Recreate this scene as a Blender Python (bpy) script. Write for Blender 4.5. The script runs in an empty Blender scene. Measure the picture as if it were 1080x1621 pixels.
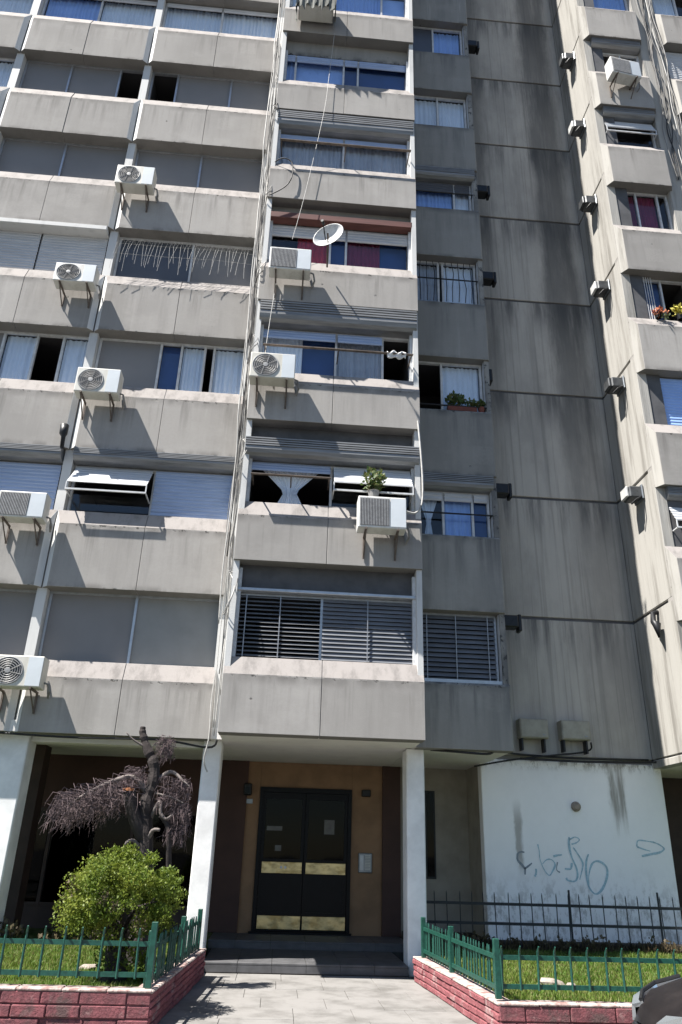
import bpy, bmesh, math, random
from mathutils import Vector, Matrix
random.seed(7)
R = random.random
def U(a, b): return a + (b - a) * random.random()
SC = bpy.context.scene
COL = SC.collection

# ------------------------------------------------------------------ camera
FPX, PITCH, ROLL, YAW = 1191.678, 0.427006, 0.031034, -0.0676006
CAMLOC = Vector((-0.7239, -11.9164, 1.6273))
cp, sp, cy, sy, cr, sr = math.cos(PITCH), math.sin(PITCH), math.cos(YAW), math.sin(YAW), math.cos(ROLL), math.sin(ROLL)
fwd = Vector((-sy * cp, cy * cp, sp)); rgt = Vector((cy, sy, 0)); upv = rgt.cross(fwd)
r2 = cr * rgt + sr * upv; u2 = -sr * rgt + cr * upv
cam_data = bpy.data.cameras.new('camera'); cam = bpy.data.objects.new('camera', cam_data); COL.objects.link(cam)
cam_data.sensor_fit = 'VERTICAL'; cam_data.sensor_height = 36; cam_data.lens = FPX / 1621 * 36
cam_data.clip_end = 2000; cam_data.clip_start = 0.05
M4 = Matrix((( r2.x, u2.x, -fwd.x, CAMLOC.x), (r2.y, u2.y, -fwd.y, CAMLOC.y), (r2.z, u2.z, -fwd.z, CAMLOC.z), (0, 0, 0, 1)))
cam.matrix_world = M4
SC.camera = cam

# ------------------------------------------------------------------ light
SUNDIR = Vector((2.4, 1.07, -4.5)).normalized()
world = bpy.data.worlds.new('World'); SC.world = world; world.use_nodes = True
wn = world.node_tree; wn.nodes.clear()
sky = wn.nodes.new('ShaderNodeTexSky'); sky.sky_type = 'NISHITA'; sky.sun_disc = False
sky.sun_elevation = math.asin(-SUNDIR.z); sky.sun_rotation = math.atan2(-SUNDIR.x, -SUNDIR.y)
sky.air_density = 1.0; sky.dust_density = 0.25; sky.ozone_density = 2.6
bg = wn.nodes.new('ShaderNodeBackground'); bg.inputs['Strength'].default_value = 0.05
wo = wn.nodes.new('ShaderNodeOutputWorld')
wn.links.new(sky.outputs[0], bg.inputs[0]); wn.links.new(bg.outputs[0], wo.inputs[0])
sun_data = bpy.data.lights.new('sun', 'SUN'); sun_data.energy = 5.0; sun_data.angle = math.radians(0.5); sun_data.color = (1, 0.955, 0.89)
sun = bpy.data.objects.new('sun', sun_data); COL.objects.link(sun)
sun.rotation_euler = SUNDIR.to_track_quat('-Z', 'Y').to_euler(); sun.location = (-20, -8, 40)
SC.view_settings.view_transform = 'Standard'; SC.view_settings.look = 'None'
SC.view_settings.gamma = 1; SC.view_settings.use_curve_mapping = False
SC.view_settings.exposure = 1.5
SC.render.engine = 'CYCLES'
SC.cycles.use_denoising = True
SC.cycles.max_bounces = 8; SC.cycles.transparent_max_bounces = 16

# ------------------------------------------------------------------ materials
MATS = {}
class NT:
    def __init__(s, name):
        m = bpy.data.materials.new(name); m.use_nodes = True; s.m = m; s.t = m.node_tree; s.t.nodes.clear()
        s.out = s.n('ShaderNodeOutputMaterial'); s.co = s.n('ShaderNodeTexCoord').outputs['Object']; MATS[name] = m
    def n(s, k, **kw):
        x = s.t.nodes.new(k)
        for a, b in kw.items(): setattr(x, a, b)
        return x
    def put(s, x, i, v):
        if hasattr(v, 'is_output'): s.t.links.new(v, x.inputs[i])
        elif v is not None: x.inputs[i].default_value = v
    def noise(s, scale, vec=(1, 1, 1), detail=5, rough=.6, loc=(0, 0, 0)):
        mp = s.n('ShaderNodeMapping'); s.put(mp, 'Vector', s.co); mp.inputs['Scale'].default_value = vec; mp.inputs['Location'].default_value = loc
        nz = s.n('ShaderNodeTexNoise'); s.put(nz, 'Vector', mp.outputs[0]); nz.inputs['Scale'].default_value = scale
        nz.inputs['Detail'].default_value = detail; nz.inputs['Roughness'].default_value = rough
        return nz.outputs[0]
    def ramp(s, f, a, b, lo=0., hi=1.):
        x = s.n('ShaderNodeMapRange'); x.interpolation_type = 'SMOOTHSTEP'; s.put(x, 'Value', f)
        x.inputs['From Min'].default_value = a; x.inputs['From Max'].default_value = b
        x.inputs['To Min'].default_value = lo; x.inputs['To Max'].default_value = hi
        return x.outputs[0]
    def math(s, op, a, b=None):
        x = s.n('ShaderNodeMath', operation=op); s.put(x, 0, a); s.put(x, 1, b); return x.outputs[0]
    def mix(s, f, a, b):
        x = s.n('ShaderNodeMix', data_type='RGBA'); s.put(x, 0, f)
        for i, v in ((6, a), (7, b)):
            if isinstance(v, tuple): v = (*v, 1) if len(v) == 3 else v
            s.put(x, i, v)
        return x.outputs[2]
    def sep(s):
        x = s.n('ShaderNodeSeparateXYZ'); s.put(x, 0, s.co); return x.outputs
    def bump(s, h, strength=.3, dist=.02):
        x = s.n('ShaderNodeBump'); s.put(x, 'Height', h); x.inputs['Strength'].default_value = strength; x.inputs['Distance'].default_value = dist
        return x.outputs[0]
    def bsdf(s, col, rough=.8, metal=0, normal=None, spec=.5, **kw):
        p = s.n('ShaderNodeBsdfPrincipled')
        if isinstance(col, tuple): col = (*col, 1)
        s.put(p, 'Base Color', col); s.put(p, 'Roughness', rough); s.put(p, 'Metallic', metal); s.put(p, 'Normal', normal)
        p.inputs['Specular IOR Level'].default_value = spec
        for k, v in kw.items(): s.put(p, k, v)
        s.t.links.new(p.outputs[0], s.out.inputs[0]); return p

def plain(name, col, rough=.6, metal=0, var=.25, scale=8, spec=.4, vec=(1, 1, 1), bump=0.):
    t = NT(name); f = t.ramp(t.noise(scale, vec), .3, .75)
    d = tuple(c * (1 - var) for c in col)
    nb = t.bump(t.noise(scale * 5), bump, .01) if bump else None
    t.bsdf(t.mix(f, col, d), rough, metal, nb, spec); return t.m

def concrete(name, base, dark, streak=.5, blot=.5, bump=.25, light=0., seed=0, drip=None):
    t = NT(name); L = (seed * 7.1, seed * 3.3, seed * 5.7)
    st = t.ramp(t.noise(2.6, (1, 1, .1), 7, .65, L), .42, .78, 0, streak)
    bl = t.ramp(t.noise(.55, (1, 1, .6), 5, .6, L), .4, .72, 0, blot)
    fine = t.noise(22, (1, 1, 1), 4, .6)
    c = t.mix(st, base, dark); c = t.mix(bl, c, tuple(x * .72 for x in base))
    c = t.mix(t.ramp(fine, .35, .75, 0, .22), c, tuple(x * .75 for x in base))
    spk = t.ramp(t.noise(45, (1, 1, 1), 2), .70, .78, 0, .35); c = t.mix(spk, c, dark)
    vo = t.n('ShaderNodeTexVoronoi'); t.put(vo, 'Vector', t.co); vo.inputs['Scale'].default_value = 1.35
    chip = t.math('MULTIPLY', t.ramp(vo.outputs['Distance'], .045, .02), t.ramp(fine, .42, .5)); c = t.mix(chip, c, (.05, .048, .045))
    lt = t.ramp(t.noise(6, (1, 1, .05), 5, .6, (9, 2, 4)), .6, .74, 0, light); c = t.mix(lt, c, tuple(min(.7, x * 1.7) for x in base))
    wave = t.ramp(t.noise(1.1, (1, 1, 1.6), 6, .7, (4, 4, 4)), .45, .66, 0, .3); c = t.mix(wave, c, tuple(min(.6, x * 1.18) for x in base))
    oi = t.n('ShaderNodeObjectInfo'); c = t.mix(t.math('MULTIPLY', oi.outputs['Random'], .38), c, tuple(x * .66 for x in base))
    if drip:
        Z = t.sep()[2]; saw = t.math('FRACT', t.math('DIVIDE', t.math('SUBTRACT', Z, drip[0] - .02), 2.75))
        run = t.math('MULTIPLY', t.ramp(saw, .62, 1.0), t.ramp(t.noise(5, (1, 1, .05), 6, .65, (2, 8, 1)), .48, .72))
        band = t.math('MULTIPLY', t.ramp(saw, .93, 1.0), t.ramp(t.noise(2.2, (1, 1, .4), 5), .35, .65, .15, 1))
        foot = t.math('MULTIPLY', t.ramp(saw, drip[2] + .05, drip[2]), t.ramp(t.noise(3, (1, 1, .5), 5, .6, (5, 1, 7)), .4, .65))
        g = t.math('MULTIPLY', t.math('MAXIMUM', t.math('MAXIMUM', run, band), foot), drip[1]); c = t.mix(g, c, dark)
        lip = t.math('MAXIMUM', t.ramp(saw, .985, .995), t.ramp(saw, drip[2] + .012, drip[2] + .002)); ck = t.math('MULTIPLY', lip, t.ramp(t.noise(9, (1, 1, 1), 5, .7, (1, 5, 2)), .56, .62)); c = t.mix(ck, c, tuple(x * .55 for x in dark)); chip = t.math('MAXIMUM', chip, ck)
        pat = t.n('ShaderNodeTexVoronoi'); pat.distance = 'CHEBYCHEV'; t.put(pat, 'Vector', t.co); pat.inputs['Scale'].default_value = .75; pat.inputs['Randomness'].default_value = 1.
        pr = t.ramp(pat.outputs['Distance'], .17, .13, 0, .16); c = t.mix(t.math('MULTIPLY', pr, t.ramp(fine, .3, .6)), c, tuple(min(.6, x * 1.22) for x in base))
    h = t.math('SUBTRACT', t.noise(60, (1, 1, 1), 4), t.math('MULTIPLY', chip, 2.))
    nb = t.bump(h, bump, .008)
    t.bsdf(c, .88, 0, nb, .25); return t.m

concrete('panel_concrete', (.365, .348, .328), (.165, .155, .145), .5, .8, light=.12, drip=(4.17, .8, .57))
t = NT('sill_paint'); st = t.ramp(t.noise(4, (1, 1, .35), 7, .7), .42, .7, 0, .8)
t.bsdf(t.mix(st, (.305, .282, .268), (.17, .158, .15)), .85, 0, t.bump(t.noise(40), .2, .01), .2)
t = NT('pale_paint'); st = t.ramp(t.noise(4, (1, 1, .15), 6), .5, .8, 0, .6)
t.bsdf(t.mix(st, (.56, .56, .55), (.3, .3, .3)), .7, 0, t.bump(t.noise(40), .15, .01), .3)
concrete('soffit_paint', (.8, .78, .75), (.45, .43, .4), .25, .35)
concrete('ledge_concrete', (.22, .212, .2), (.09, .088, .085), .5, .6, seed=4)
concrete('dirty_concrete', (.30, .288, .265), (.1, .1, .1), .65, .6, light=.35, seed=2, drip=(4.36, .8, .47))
# board-marked concrete wall with black run-off stains
t = NT('board_concrete'); X = t.sep()
edge = t.noise(1.3, (1, 1, .22), 6, .7); wob = t.math('MULTIPLY', t.math('SUBTRACT', edge, .5), .75)
xw = t.math('ADD', X[0], wob)
b1 = t.math('MULTIPLY', t.ramp(xw, 5.2, 5.5), t.ramp(xw, 6.35, 6.0))
b2 = t.math('MULTIPLY', t.ramp(xw, 4.25, 3.7), 1.0)
zm = t.ramp(X[2], 6.5, 13.5, .15, 1); 
saw = t.math('FRACT', t.math('DIVIDE', t.math('SUBTRACT', X[2], 3.457), 2.75)); sm = t.ramp(saw, 0., 1., .75, 1.)
stain = t.math('MULTIPLY', t.math('MULTIPLY', t.math('MAXIMUM', b1, t.math('MULTIPLY', b2, .8)), zm), sm)
stain = t.math('MULTIPLY', stain, t.ramp(t.noise(3, (1.2, 1, .12), 7, .7), .25, .55, .55, 1))
st = t.ramp(t.noise(4.5, (1, 1, .07), 7, .7), .45, .75, 0, .6)
brd = t.ramp(t.noise(14, (1, 1, .012), 3, .5), .56, .68, 0, .32)
topd = t.math('MULTIPLY', t.ramp(saw, .55, 1.), t.ramp(t.noise(2.4, (1, 1, .1), 6, .65, (3, 1, 2)), .42, .62, 0, .85))
blk = t.ramp(t.noise(.9, (1, 1, .5), 6, .65), .42, .7, 0, .55)
c = t.mix(st, (.43, .412, .378), (.25, .24, .222)); c = t.mix(blk, c, (.26, .25, .235)); c = t.mix(brd, c, (.16, .155, .148)); c = t.mix(topd, c, (.09, .092, .095)); c = t.mix(t.math('MULTIPLY', stain, .85), c, (.06, .064, .068))
hh = t.math('ADD', t.noise(14, (1, 1, .012), 3, .5), t.math('MULTIPLY', t.noise(50), .25))
t.bsdf(c, .9, 0, t.bump(hh, .45, .02), .2)
# cream return wall, run-down paint
t = NT('cream_paint'); st = t.ramp(t.noise(3.2, (1, 1, .06), 8, .72), .46, .64, 0, .62)
bl = t.ramp(t.noise(1.2, (1, 1, .3), 6), .45, .7, 0, .6)
c = t.mix(bl, (.37, .357, .33), (.27, .26, .242)); c = t.mix(st, c, (.13, .12, .105))
t.bsdf(c, .85, 0, t.bump(t.noise(9, (1, 1, .05), 6), .5, .03), .2)
# white painted wall
t = NT('white_wall'); X = t.sep()
low = t.ramp(X[2], 1.75, .45); n1 = t.noise(7, (1, 1, .5), 8, .75); mold = t.math('MULTIPLY', t.ramp(n1, .47, .6), t.ramp(t.math('ADD', low, t.math('MULTIPLY', t.noise(.8), .8)), .45, 1.2, .02, .55))
wobx = t.math('ADD', X[0], t.math('MULTIPLY', t.math('SUBTRACT', t.noise(2.5, (1, 1, .4), 5), .5), .35))
drip = t.math('MULTIPLY', t.math('MULTIPLY', t.ramp(wobx, 5.5, 5.57), t.ramp(wobx, 5.9, 5.8)), t.ramp(t.math('ADD', X[2], t.noise(2, (4, 1, .5))), 2.5, 3.1))
drip = t.math('MULTIPLY', drip, t.ramp(t.noise(7, (1.5, 1, .1), 5), .35, .6, .1, .75))
drip2 = t.math('MULTIPLY', t.math('MULTIPLY', t.ramp(wobx, 3.62, 3.68), t.ramp(wobx, 3.82, 3.74)), t.math('MULTIPLY', t.ramp(X[2], 1.3, 1.7), t.ramp(X[2], 2.75, 2.2)))
top = t.math('MULTIPLY', t.ramp(X[2], 3.15, 3.38), t.ramp(n1, .45, .6, 0, .8))
c = t.mix(t.ramp(t.noise(.8), .4, .7, 0, .4), (.9, .9, .9), (.8, .805, .81)); c = t.mix(mold, c, (.24, .22, .2)); c = t.mix(drip, c, (.16, .14, .105))
c = t.mix(t.math('MULTIPLY', drip2, .65), c, (.22, .2, .17)); c = t.mix(top, c, (.2, .18, .16))
t.bsdf(c, .75, 0, t.bump(t.noise(30), .2, .01), .3)
plain('column_paint', (.84, .84, .84), .7, 0, .2, 3, bump=.15)
plain('tan_paint', (.26, .155, .085), .7, 0, .3, 2, bump=.2)
plain('brown_paint', (.062, .03, .023), .7, 0, .3, 2)
plain('beige_paint', (.34, .31, .26), .75, 0, .3, 2, bump=.15)
plain('dark_brown', (.05, .03, .024), .6, 0, .4, 3)
plain('frame_white', (.6, .61, .62), .45, 0, .25, 9)
plain('frame_aluminium', (.45, .47, .5), .35, .6, .2, 9)
plain('grey_panel', (.205, .2, .2), .55, 0, .12, .9, spec=.4)
plain('slate_panel', (.075, .082, .1), .4, 0, .2, 1.2, spec=.5)
plain('frosted_panel', (.26, .26, .25), .4, 0, .25, .8, spec=.5)
plain('shutter_white', (.52, .53, .55), .5, 0, .18, 6, vec=(.4, 1, 3))
plain('shutter_blue', (.34, .43, .62), .5, 0, .15, 6, vec=(.4, 1, 3))
plain('shutter_box', (.26, .265, .27), .45, .25, .4, 5, vec=(.3, 1, 4))
plain('lintel_dark', (.10, .10, .105), .7, 0, .35, 3)
plain('slat_metal', (.33, .34, .36), .4, .4, .3, 7, vec=(.3, 1, 1))
plain('slat_grey', (.17, .18, .2), .5, .2, .3, 7, vec=(.3, 1, 1))
plain('wood_red', (.14, .055, .045), .6, 0, .4, 8, vec=(.2, 1, 3))
plain('room', (.05, .048, .05), .9, 0, .3, 1)
plain('curtain_white', (.74, .80, .88), .9, 0, .08, 3)
plain('curtain_blue', (.30, .46, .82), .9, 0, .1, 3)
plain('curtain_grey', (.42, .44, .48), .9, 0, .2, 3)
plain('sky_reflection_navy', (.02, .06, .19), .8, 0, .15, 2)  # dark blue standing in for the sky reflected in empty panes
plain('curtain_red', (.42, .03, .05), .9, 0, .3, 3)
plain('curtain_maroon', (.2, .02, .06), .9, 0, .3, 3)
t = NT('ac_white'); c = t.mix(t.ramp(t.noise(3, (1, 1, .3), 7, .7), .45, .75, 0, .7), (.66, .66, .645), (.36, .35, .32)); oi = t.n('ShaderNodeObjectInfo'); c = t.mix(t.math('MULTIPLY', oi.outputs['Random'], .7), c, (.50, .47, .38)); t.bsdf(c, .5, 0, None, .3)
plain('ac_panel', (.60, .64, .67), .4, 0, .1, 4)
plain('ac_dark', (.035, .035, .037), .5, 0, .3, 20)
plain('ac_grille', (.33, .33, .33), .5, .2, .3, 20)
plain('rust_steel', (.16, .13, .11), .65, .3, .5, 12)
plain('black_metal', (.018, .019, .022), .45, .2, .4, 14)
plain('flue_metal', (.10, .105, .11), .5, .5, .5, 8)
plain('flue_white', (.55, .55, .54), .5, 0, .3, 8)
plain('box_metal', (.34, .325, .27), .5, .1, .25, 6)
plain('cable_black', (.022, .022, .024), .6, 0, .3, 10)
plain('cable_grey', (.22, .215, .21), .6, 0, .3, 10)
plain('cable_white', (.46, .45, .43), .6, 0, .3, 10)
plain('dish_white', (.68, .68, .67), .5, 0, .3, 9)
plain('fence_green', (.013, .078, .056), .4, 0, .45, 22, spec=.5)
plain('rail_black', (.02, .024, .03), .5, 0, .4, 22)
t = NT('brass'); t.bsdf(t.mix(t.ramp(t.noise(4, (1, 1, 2), 5), .4, .65), (.56, .45, .24), (.30, .23, .11)), t.ramp(t.noise(6), .3, .7, .28, .48), 1., None)
plain('door_black', (.006, .0065, .009), .3, 0, .3, 6, spec=.12)
plain('steel_grey', (.28, .3, .32), .35, .7, .25, 8)
plain('dim_paper', (.16, .16, .155), .8, 0, .3, 10)
plain('paper', (.55, .55, .52), .8, 0, .2, 10)
# brick with worn red paint
t = NT('red_brick'); w1 = t.ramp(t.noise(3.2, (1, 1, 1), 7, .7), .50, .64); w2 = t.ramp(t.noise(10, (1, 1, 1), 5, .7, (3, 3, 3)), .55, .7, 0, .7)
c = t.mix(t.ramp(t.noise(9, (1, 1, 1), 6, .7), .35, .65), (.27, .095, .105), (.15, .06, .068)); c = t.mix(w1, c, (.13, .08, .078)); c = t.mix(w2, c, (.33, .2, .195))
t.bsdf(c, .8, 0, t.bump(t.noise(22, (1, 1, 1), 8, .75), 1., .035), .2)
t = NT('pink_brick'); w1 = t.ramp(t.noise(4, (1, 1, 1), 7, .7), .52, .66, 0, .8)
c = t.mix(t.ramp(t.noise(7), .3, .7), (.32, .115, .125), (.24, .08, .09)); c = t.mix(w1, c, (.40, .29, .28))
t.bsdf(c, .8, 0, t.bump(t.noise(22, (1, 1, 1), 8, .75), 1., .035), .2)
plain('mortar', (.17, .065, .07), .9, 0, .4, 9, bump=.5)
t = NT('cap_mortar'); t.bsdf(t.mix(t.ramp(t.noise(7, (1, 1, 1), 6, .7), .4, .65), (.42, .36, .33), (.22, .13, .12)), .9, 0, t.bump(t.noise(25), .6, .02), .2)
t = NT('paver'); c = t.mix(t.ramp(t.noise(1.7, (1, 1, 1), 6, .65), .4, .7), (.205, .198, .19), (.125, .12, .113)); c = t.mix(t.ramp(t.noise(40), .6, .75, 0, .5), c, (.11, .1, .095))
t.bsdf(c, .85, 0, t.bump(t.noise(50), .3, .01), .25)
plain('joint_dirt', (.075, .07, .062), .95, 0, .4, 12)
plain('shade_step_tile', (.10, .10, .105), .5, 0, .35, 5)  # tile colour darkened to paint in the shadow lying over the first step
plain('asphalt', (.05, .05, .052), .9, 0, .3, 30, bump=.5)
plain('kerb_stone', (.26, .25, .24), .85, 0, .3, 8, bump=.3)
plain('soil', (.05, .04, .03), .95, 0, .5, 9, bump=.8)
plain('dirt_curb', (.07, .06, .055), .9, 0, .6, 6, bump=.5)
t = NT('lawn_soil'); t.bsdf(t.mix(t.ramp(t.noise(3, (1, 1, 1), 6), .45, .7), (.045, .075, .015), (.12, .105, .06)), .95, 0, t.bump(t.noise(25), .6, .03), .1)
def leafmat(name, a, b, c3, trans=.35, scale=2.2):
    t = NT(name); f = t.ramp(t.noise(scale, (1, 1, 1), 4), .35, .68); g = t.ramp(t.noise(17, (1, 1, 1), 3), .45, .65)
    col = t.mix(g, t.mix(f, a, b), c3)
    d = t.n('ShaderNodeBsdfPrincipled'); t.put(d, 'Base Color', col); d.inputs['Roughness'].default_value = .55; d.inputs['Specular IOR Level'].default_value = .3
    tr = t.n('ShaderNodeBsdfTranslucent'); t.put(tr, 'Color', col)
    mx = t.n('ShaderNodeMixShader'); mx.inputs[0].default_value = trans
    t.t.links.new(d.outputs[0], mx.inputs[1]); t.t.links.new(tr.outputs[0], mx.inputs[2]); t.t.links.new(mx.outputs[0], t.out.inputs[0])
leafmat('grass', (.08, .165, .02), (.13, .195, .03), (.2, .19, .07), scale=1.1)
leafmat('shrub_leaf', (.07, .12, .013), (.23, .26, .04), (.12, .165, .022), scale=3.2)
leafmat('pot_leaf', (.05, .10, .025), (.10, .13, .04), (.18, .17, .07))
leafmat('dry_plant', (.10, .075, .045), (.06, .05, .03), (.14, .12, .06), .15)
plain('petal', (.5, .16, .07), .7, 0, .4, 20)
plain('petal_yellow', (.45, .40, .06), .7, 0, .4, 20)
plain('terracotta', (.16, .05, .035), .8, 0, .3, 8)
plain('bark', (.045, .036, .034), .9, 0, .5, 9, bump=.8)
plain('bark_pale', (.17, .145, .135), .9, 0, .4, 9, bump=.6)
plain('twig', (.13, .095, .098), .9, 0, .4, 9)
plain('cut_wood', (.34, .13, .05), .8, 0, .4, 12)
plain('stone', (.34, .29, .25), .9, 0, .5, 9, bump=.8)
plain('cloth_grey', (.16, .165, .15), .95, 0, .4, 5, vec=(1, 1, .2), bump=.4)
plain('cloth_white', (.7, .7, .7), .9, 0, .1, 5)
plain('graffiti_blue', (.42, .60, .69), .7, 0, .35, 25)
plain('graffiti_grey', (.28, .32, .36), .7, 0, .35, 25)
t = NT('car_paint'); t.bsdf(t.mix(t.ramp(t.noise(2.5, (1, 1, 1), 6), .4, .7), (.012, .0105, .011), (.02, .017, .017)), .5, .0, None, .06, **{'Coat Weight': .02, 'Coat Roughness': .4})
plain('car_trim', (.012, .012, .013), .5, 0, .2, 10)
plain('rubber', (.02, .02, .02), .85, 0, .3, 15)
t = NT('lamp_glass'); t.bsdf((.75, .78, .8), .12, .85, None, .5)
def glassmat(name, tint, ior=1.7, boost=1.0):
    t = NT(name); tr = t.n('ShaderNodeBsdfTransparent'); tr.inputs[0].default_value = (*tint, 1)
    g = t.n('ShaderNodeBsdfGlossy'); g.inputs['Roughness'].default_value = .03
    nb = t.bump(t.noise(1.4, (1, 1, 1), 2), .05, .05); t.t.links.new(nb, g.inputs['Normal'])
    lw = t.n('ShaderNodeLayerWeight'); lw.inputs[0].default_value = .5; f0 = ((ior - 1) / (ior + 1)) ** 2; sch = t.math('ADD', f0, t.math('MULTIPLY', t.math('POWER', lw.outputs['Facing'], 5.), 1 - f0))
    mx = t.n('ShaderNodeMixShader'); t.put(mx, 0, t.math('MULTIPLY', sch, boost))
    t.t.links.new(tr.outputs[0], mx.inputs[1]); t.t.links.new(g.outputs[0], mx.inputs[2]); t.t.links.new(mx.outputs[0], t.out.inputs[0])
glassmat('glass', (.95, .97, .99), 1.5); glassmat('door_glass', (.2, .22, .24), 1.22)

# ------------------------------------------------------------------ mesh helpers
class MB:
    def __init__(s): s.v = []; s.f = []; s.mi = []
    def quad(s, a, b, c, d, m=0):
        i = len(s.v); s.v += [a, b, c, d]; s.f.append((i, i + 1, i + 2, i + 3)); s.mi.append(m); return s
    def box(s, x0, x1, y0, y1, z0, z1, m=0):
        i = len(s.v)
        s.v += [(x0, y0, z0), (x1, y0, z0), (x1, y1, z0), (x0, y1, z0), (x0, y0, z1), (x1, y0, z1), (x1, y1, z1), (x0, y1, z1)]
        for f in ((0, 3, 2, 1), (4, 5, 6, 7), (0, 1, 5, 4), (1, 2, 6, 5), (2, 3, 7, 6), (3, 0, 4, 7)): s.f.append(tuple(i + k for k in f)); s.mi.append(m)
        return s
    def obox(s, c, ax, ay, az, m=0):   # oriented box: centre and half axes
        c, ax, ay, az = map(Vector, (c, ax, ay, az)); i = len(s.v)
        for sz in (-1, 1):
            for sx, sy_ in ((-1, -1), (1, -1), (1, 1), (-1, 1)): s.v.append(tuple(c + ax * sx + ay * sy_ + az * sz))
        for f in ((0, 3, 2, 1), (4, 5, 6, 7), (0, 1, 5, 4), (1, 2, 6, 5), (2, 3, 7, 6), (3, 0, 4, 7)): s.f.append(tuple(i + k for k in f)); s.mi.append(m)
        return s
    def prism(s, poly, x0, x1, m=0):   # poly in (y,z), along x
        i = len(s.v); n = len(poly)
        s.v += [(x0, y, z) for y, z in poly] + [(x1, y, z) for y, z in poly]
        for k in range(n): s.f.append((i + k, i + (k + 1) % n, i + n + (k + 1) % n, i + n + k)); s.mi.append(m)
        s.f.append(tuple(i + k for k in reversed(range(n)))); s.f.append(tuple(i + n + k for k in range(n))); s.mi += [m, m]
        return s
    def tube(s, pts, r, n=6, m=0, cap=True):
        pts = [Vector(p) for p in pts]; i = len(s.v); k = len(pts)
        rad = r if isinstance(r, (list, tuple)) else [r] * k
        for j, p in enumerate(pts):
            d = (pts[min(j + 1, k - 1)] - pts[max(j - 1, 0)])
            if d.length < 1e-9: d = Vector((0, 0, 1))
            d.normalize(); a = d.cross(Vector((0, 0, 1)) if abs(d.z) < .95 else Vector((1, 0, 0))).normalized(); b = d.cross(a)
            for q in range(n):
                t = 2 * math.pi * q / n; s.v.append(tuple(p + (a * math.cos(t) + b * math.sin(t)) * rad[j]))
        for j in range(k - 1):
            for q in range(n):
                s.f.append((i + j * n + q, i + j * n + (q + 1) % n, i + (j + 1) * n + (q + 1) % n, i + (j + 1) * n + q)); s.mi.append(m)
        if cap: s.f.append(tuple(i + q for q in reversed(range(n)))); s.f.append(tuple(i + (k - 1) * n + q for q in range(n))); s.mi += [m, m]
        return s
    def lathe(s, prof, n=24, m=0, axis='y', o=(0, 0, 0)):   # prof: (radius, along)
        i = len(s.v)
        for r, h in prof:
            for q in range(n):
                t = 2 * math.pi * q / n; a, b = r * math.cos(t), r * math.sin(t)
                p = (a, h, b) if axis == 'y' else ((a, b, h) if axis == 'z' else (h, a, b)); s.v.append((p[0] + o[0], p[1] + o[1], p[2] + o[2]))
        for j in range(len(prof) - 1):
            for q in range(n): s.f.append((i + j * n + q, i + j * n + (q + 1) % n, i + (j + 1) * n + (q + 1) % n, i + (j + 1) * n + q)); s.mi.append(m)
        return s
    def mesh(s, name, mats):
        me = bpy.data.meshes.new(name); me.from_pydata(s.v, [], s.f)
        for m in (mats if isinstance(mats, (list, tuple)) else [mats]): me.materials.append(MATS[m])
        if any(s.mi): me.polygons.foreach_set('material_index', s.mi)
        me.update(); return me
    def build(s, name, mats, parent=None, smooth=False, bevel=0, seg=1, loc=None):
        o = bpy.data.objects.new(name, s.mesh(name, mats)); COL.objects.link(o); o.parent = parent
        if smooth: o.data.polygons.foreach_set('use_smooth', [True] * len(o.data.polygons))
        if bevel:
            b = o.modifiers.new('bevel', 'BEVEL'); b.width = bevel; b.segments = seg; b.limit_method = 'ANGLE'
        if loc: o.location = loc
        return o
def box(name, mat, parent, *a, bevel=0): return MB().box(*a).build(name, mat, parent, bevel=bevel)
def thing(name, label, cat, loc=(0, 0, 0), group=None, rz=0):
    o = bpy.data.objects.new(name, None); COL.objects.link(o); o.location = loc; o.rotation_euler.z = rz; o.empty_display_size = .2
    o['label'] = label; o['category'] = cat
    if group: o['group'] = group
    return o
def tag(o, label, cat, group=None):
    o['label'] = label; o['category'] = cat
    if group: o['group'] = group
    return o
def struct(o): o['kind'] = 'structure'; return o
def stuff(o): o['kind'] = 'stuff'; return o
def copy_tree(o, parent=None):
    c = o.copy(); COL.objects.link(c); c.parent = parent
    for ch in list(o.children): copy_tree(ch, c)
    return c
def hull(name, pts, mats, parent, pick, bevel=.01):
    bm = bmesh.new()
    for p in pts: bm.verts.new(p)
    bmesh.ops.convex_hull(bm, input=bm.verts[:])
    bmesh.ops.dissolve_limit(bm, angle_limit=.01, verts=bm.verts[:], edges=bm.edges[:])
    bm.normal_update(); me = bpy.data.meshes.new(name)
    for f in bm.faces: f.material_index = pick(f.normal)
    bm.to_mesh(me); bm.free()
    for m in mats: me.materials.append(MATS[m])
    o = bpy.data.objects.new(name, me); COL.objects.link(o); o.parent = parent
    if bevel:
        b = o.modifiers.new('bevel', 'BEVEL'); b.width = bevel; b.segments = 1; b.limit_method = 'ANGLE'
    return o

# ------------------------------------------------------------------ measures
H = 2.75; XBL, XBR, ZS = -1.695, 1.505, 3.273
YA, YC, XCR, YD, XD = .867, .867, 3.164, 2.736, 6.434
AB, BB, CB, ZT, ZCH, CT, JT = 2.975, 3.335, 2.909, 4.47, 4.17, 4.38, 3.457
NK = 9

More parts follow.
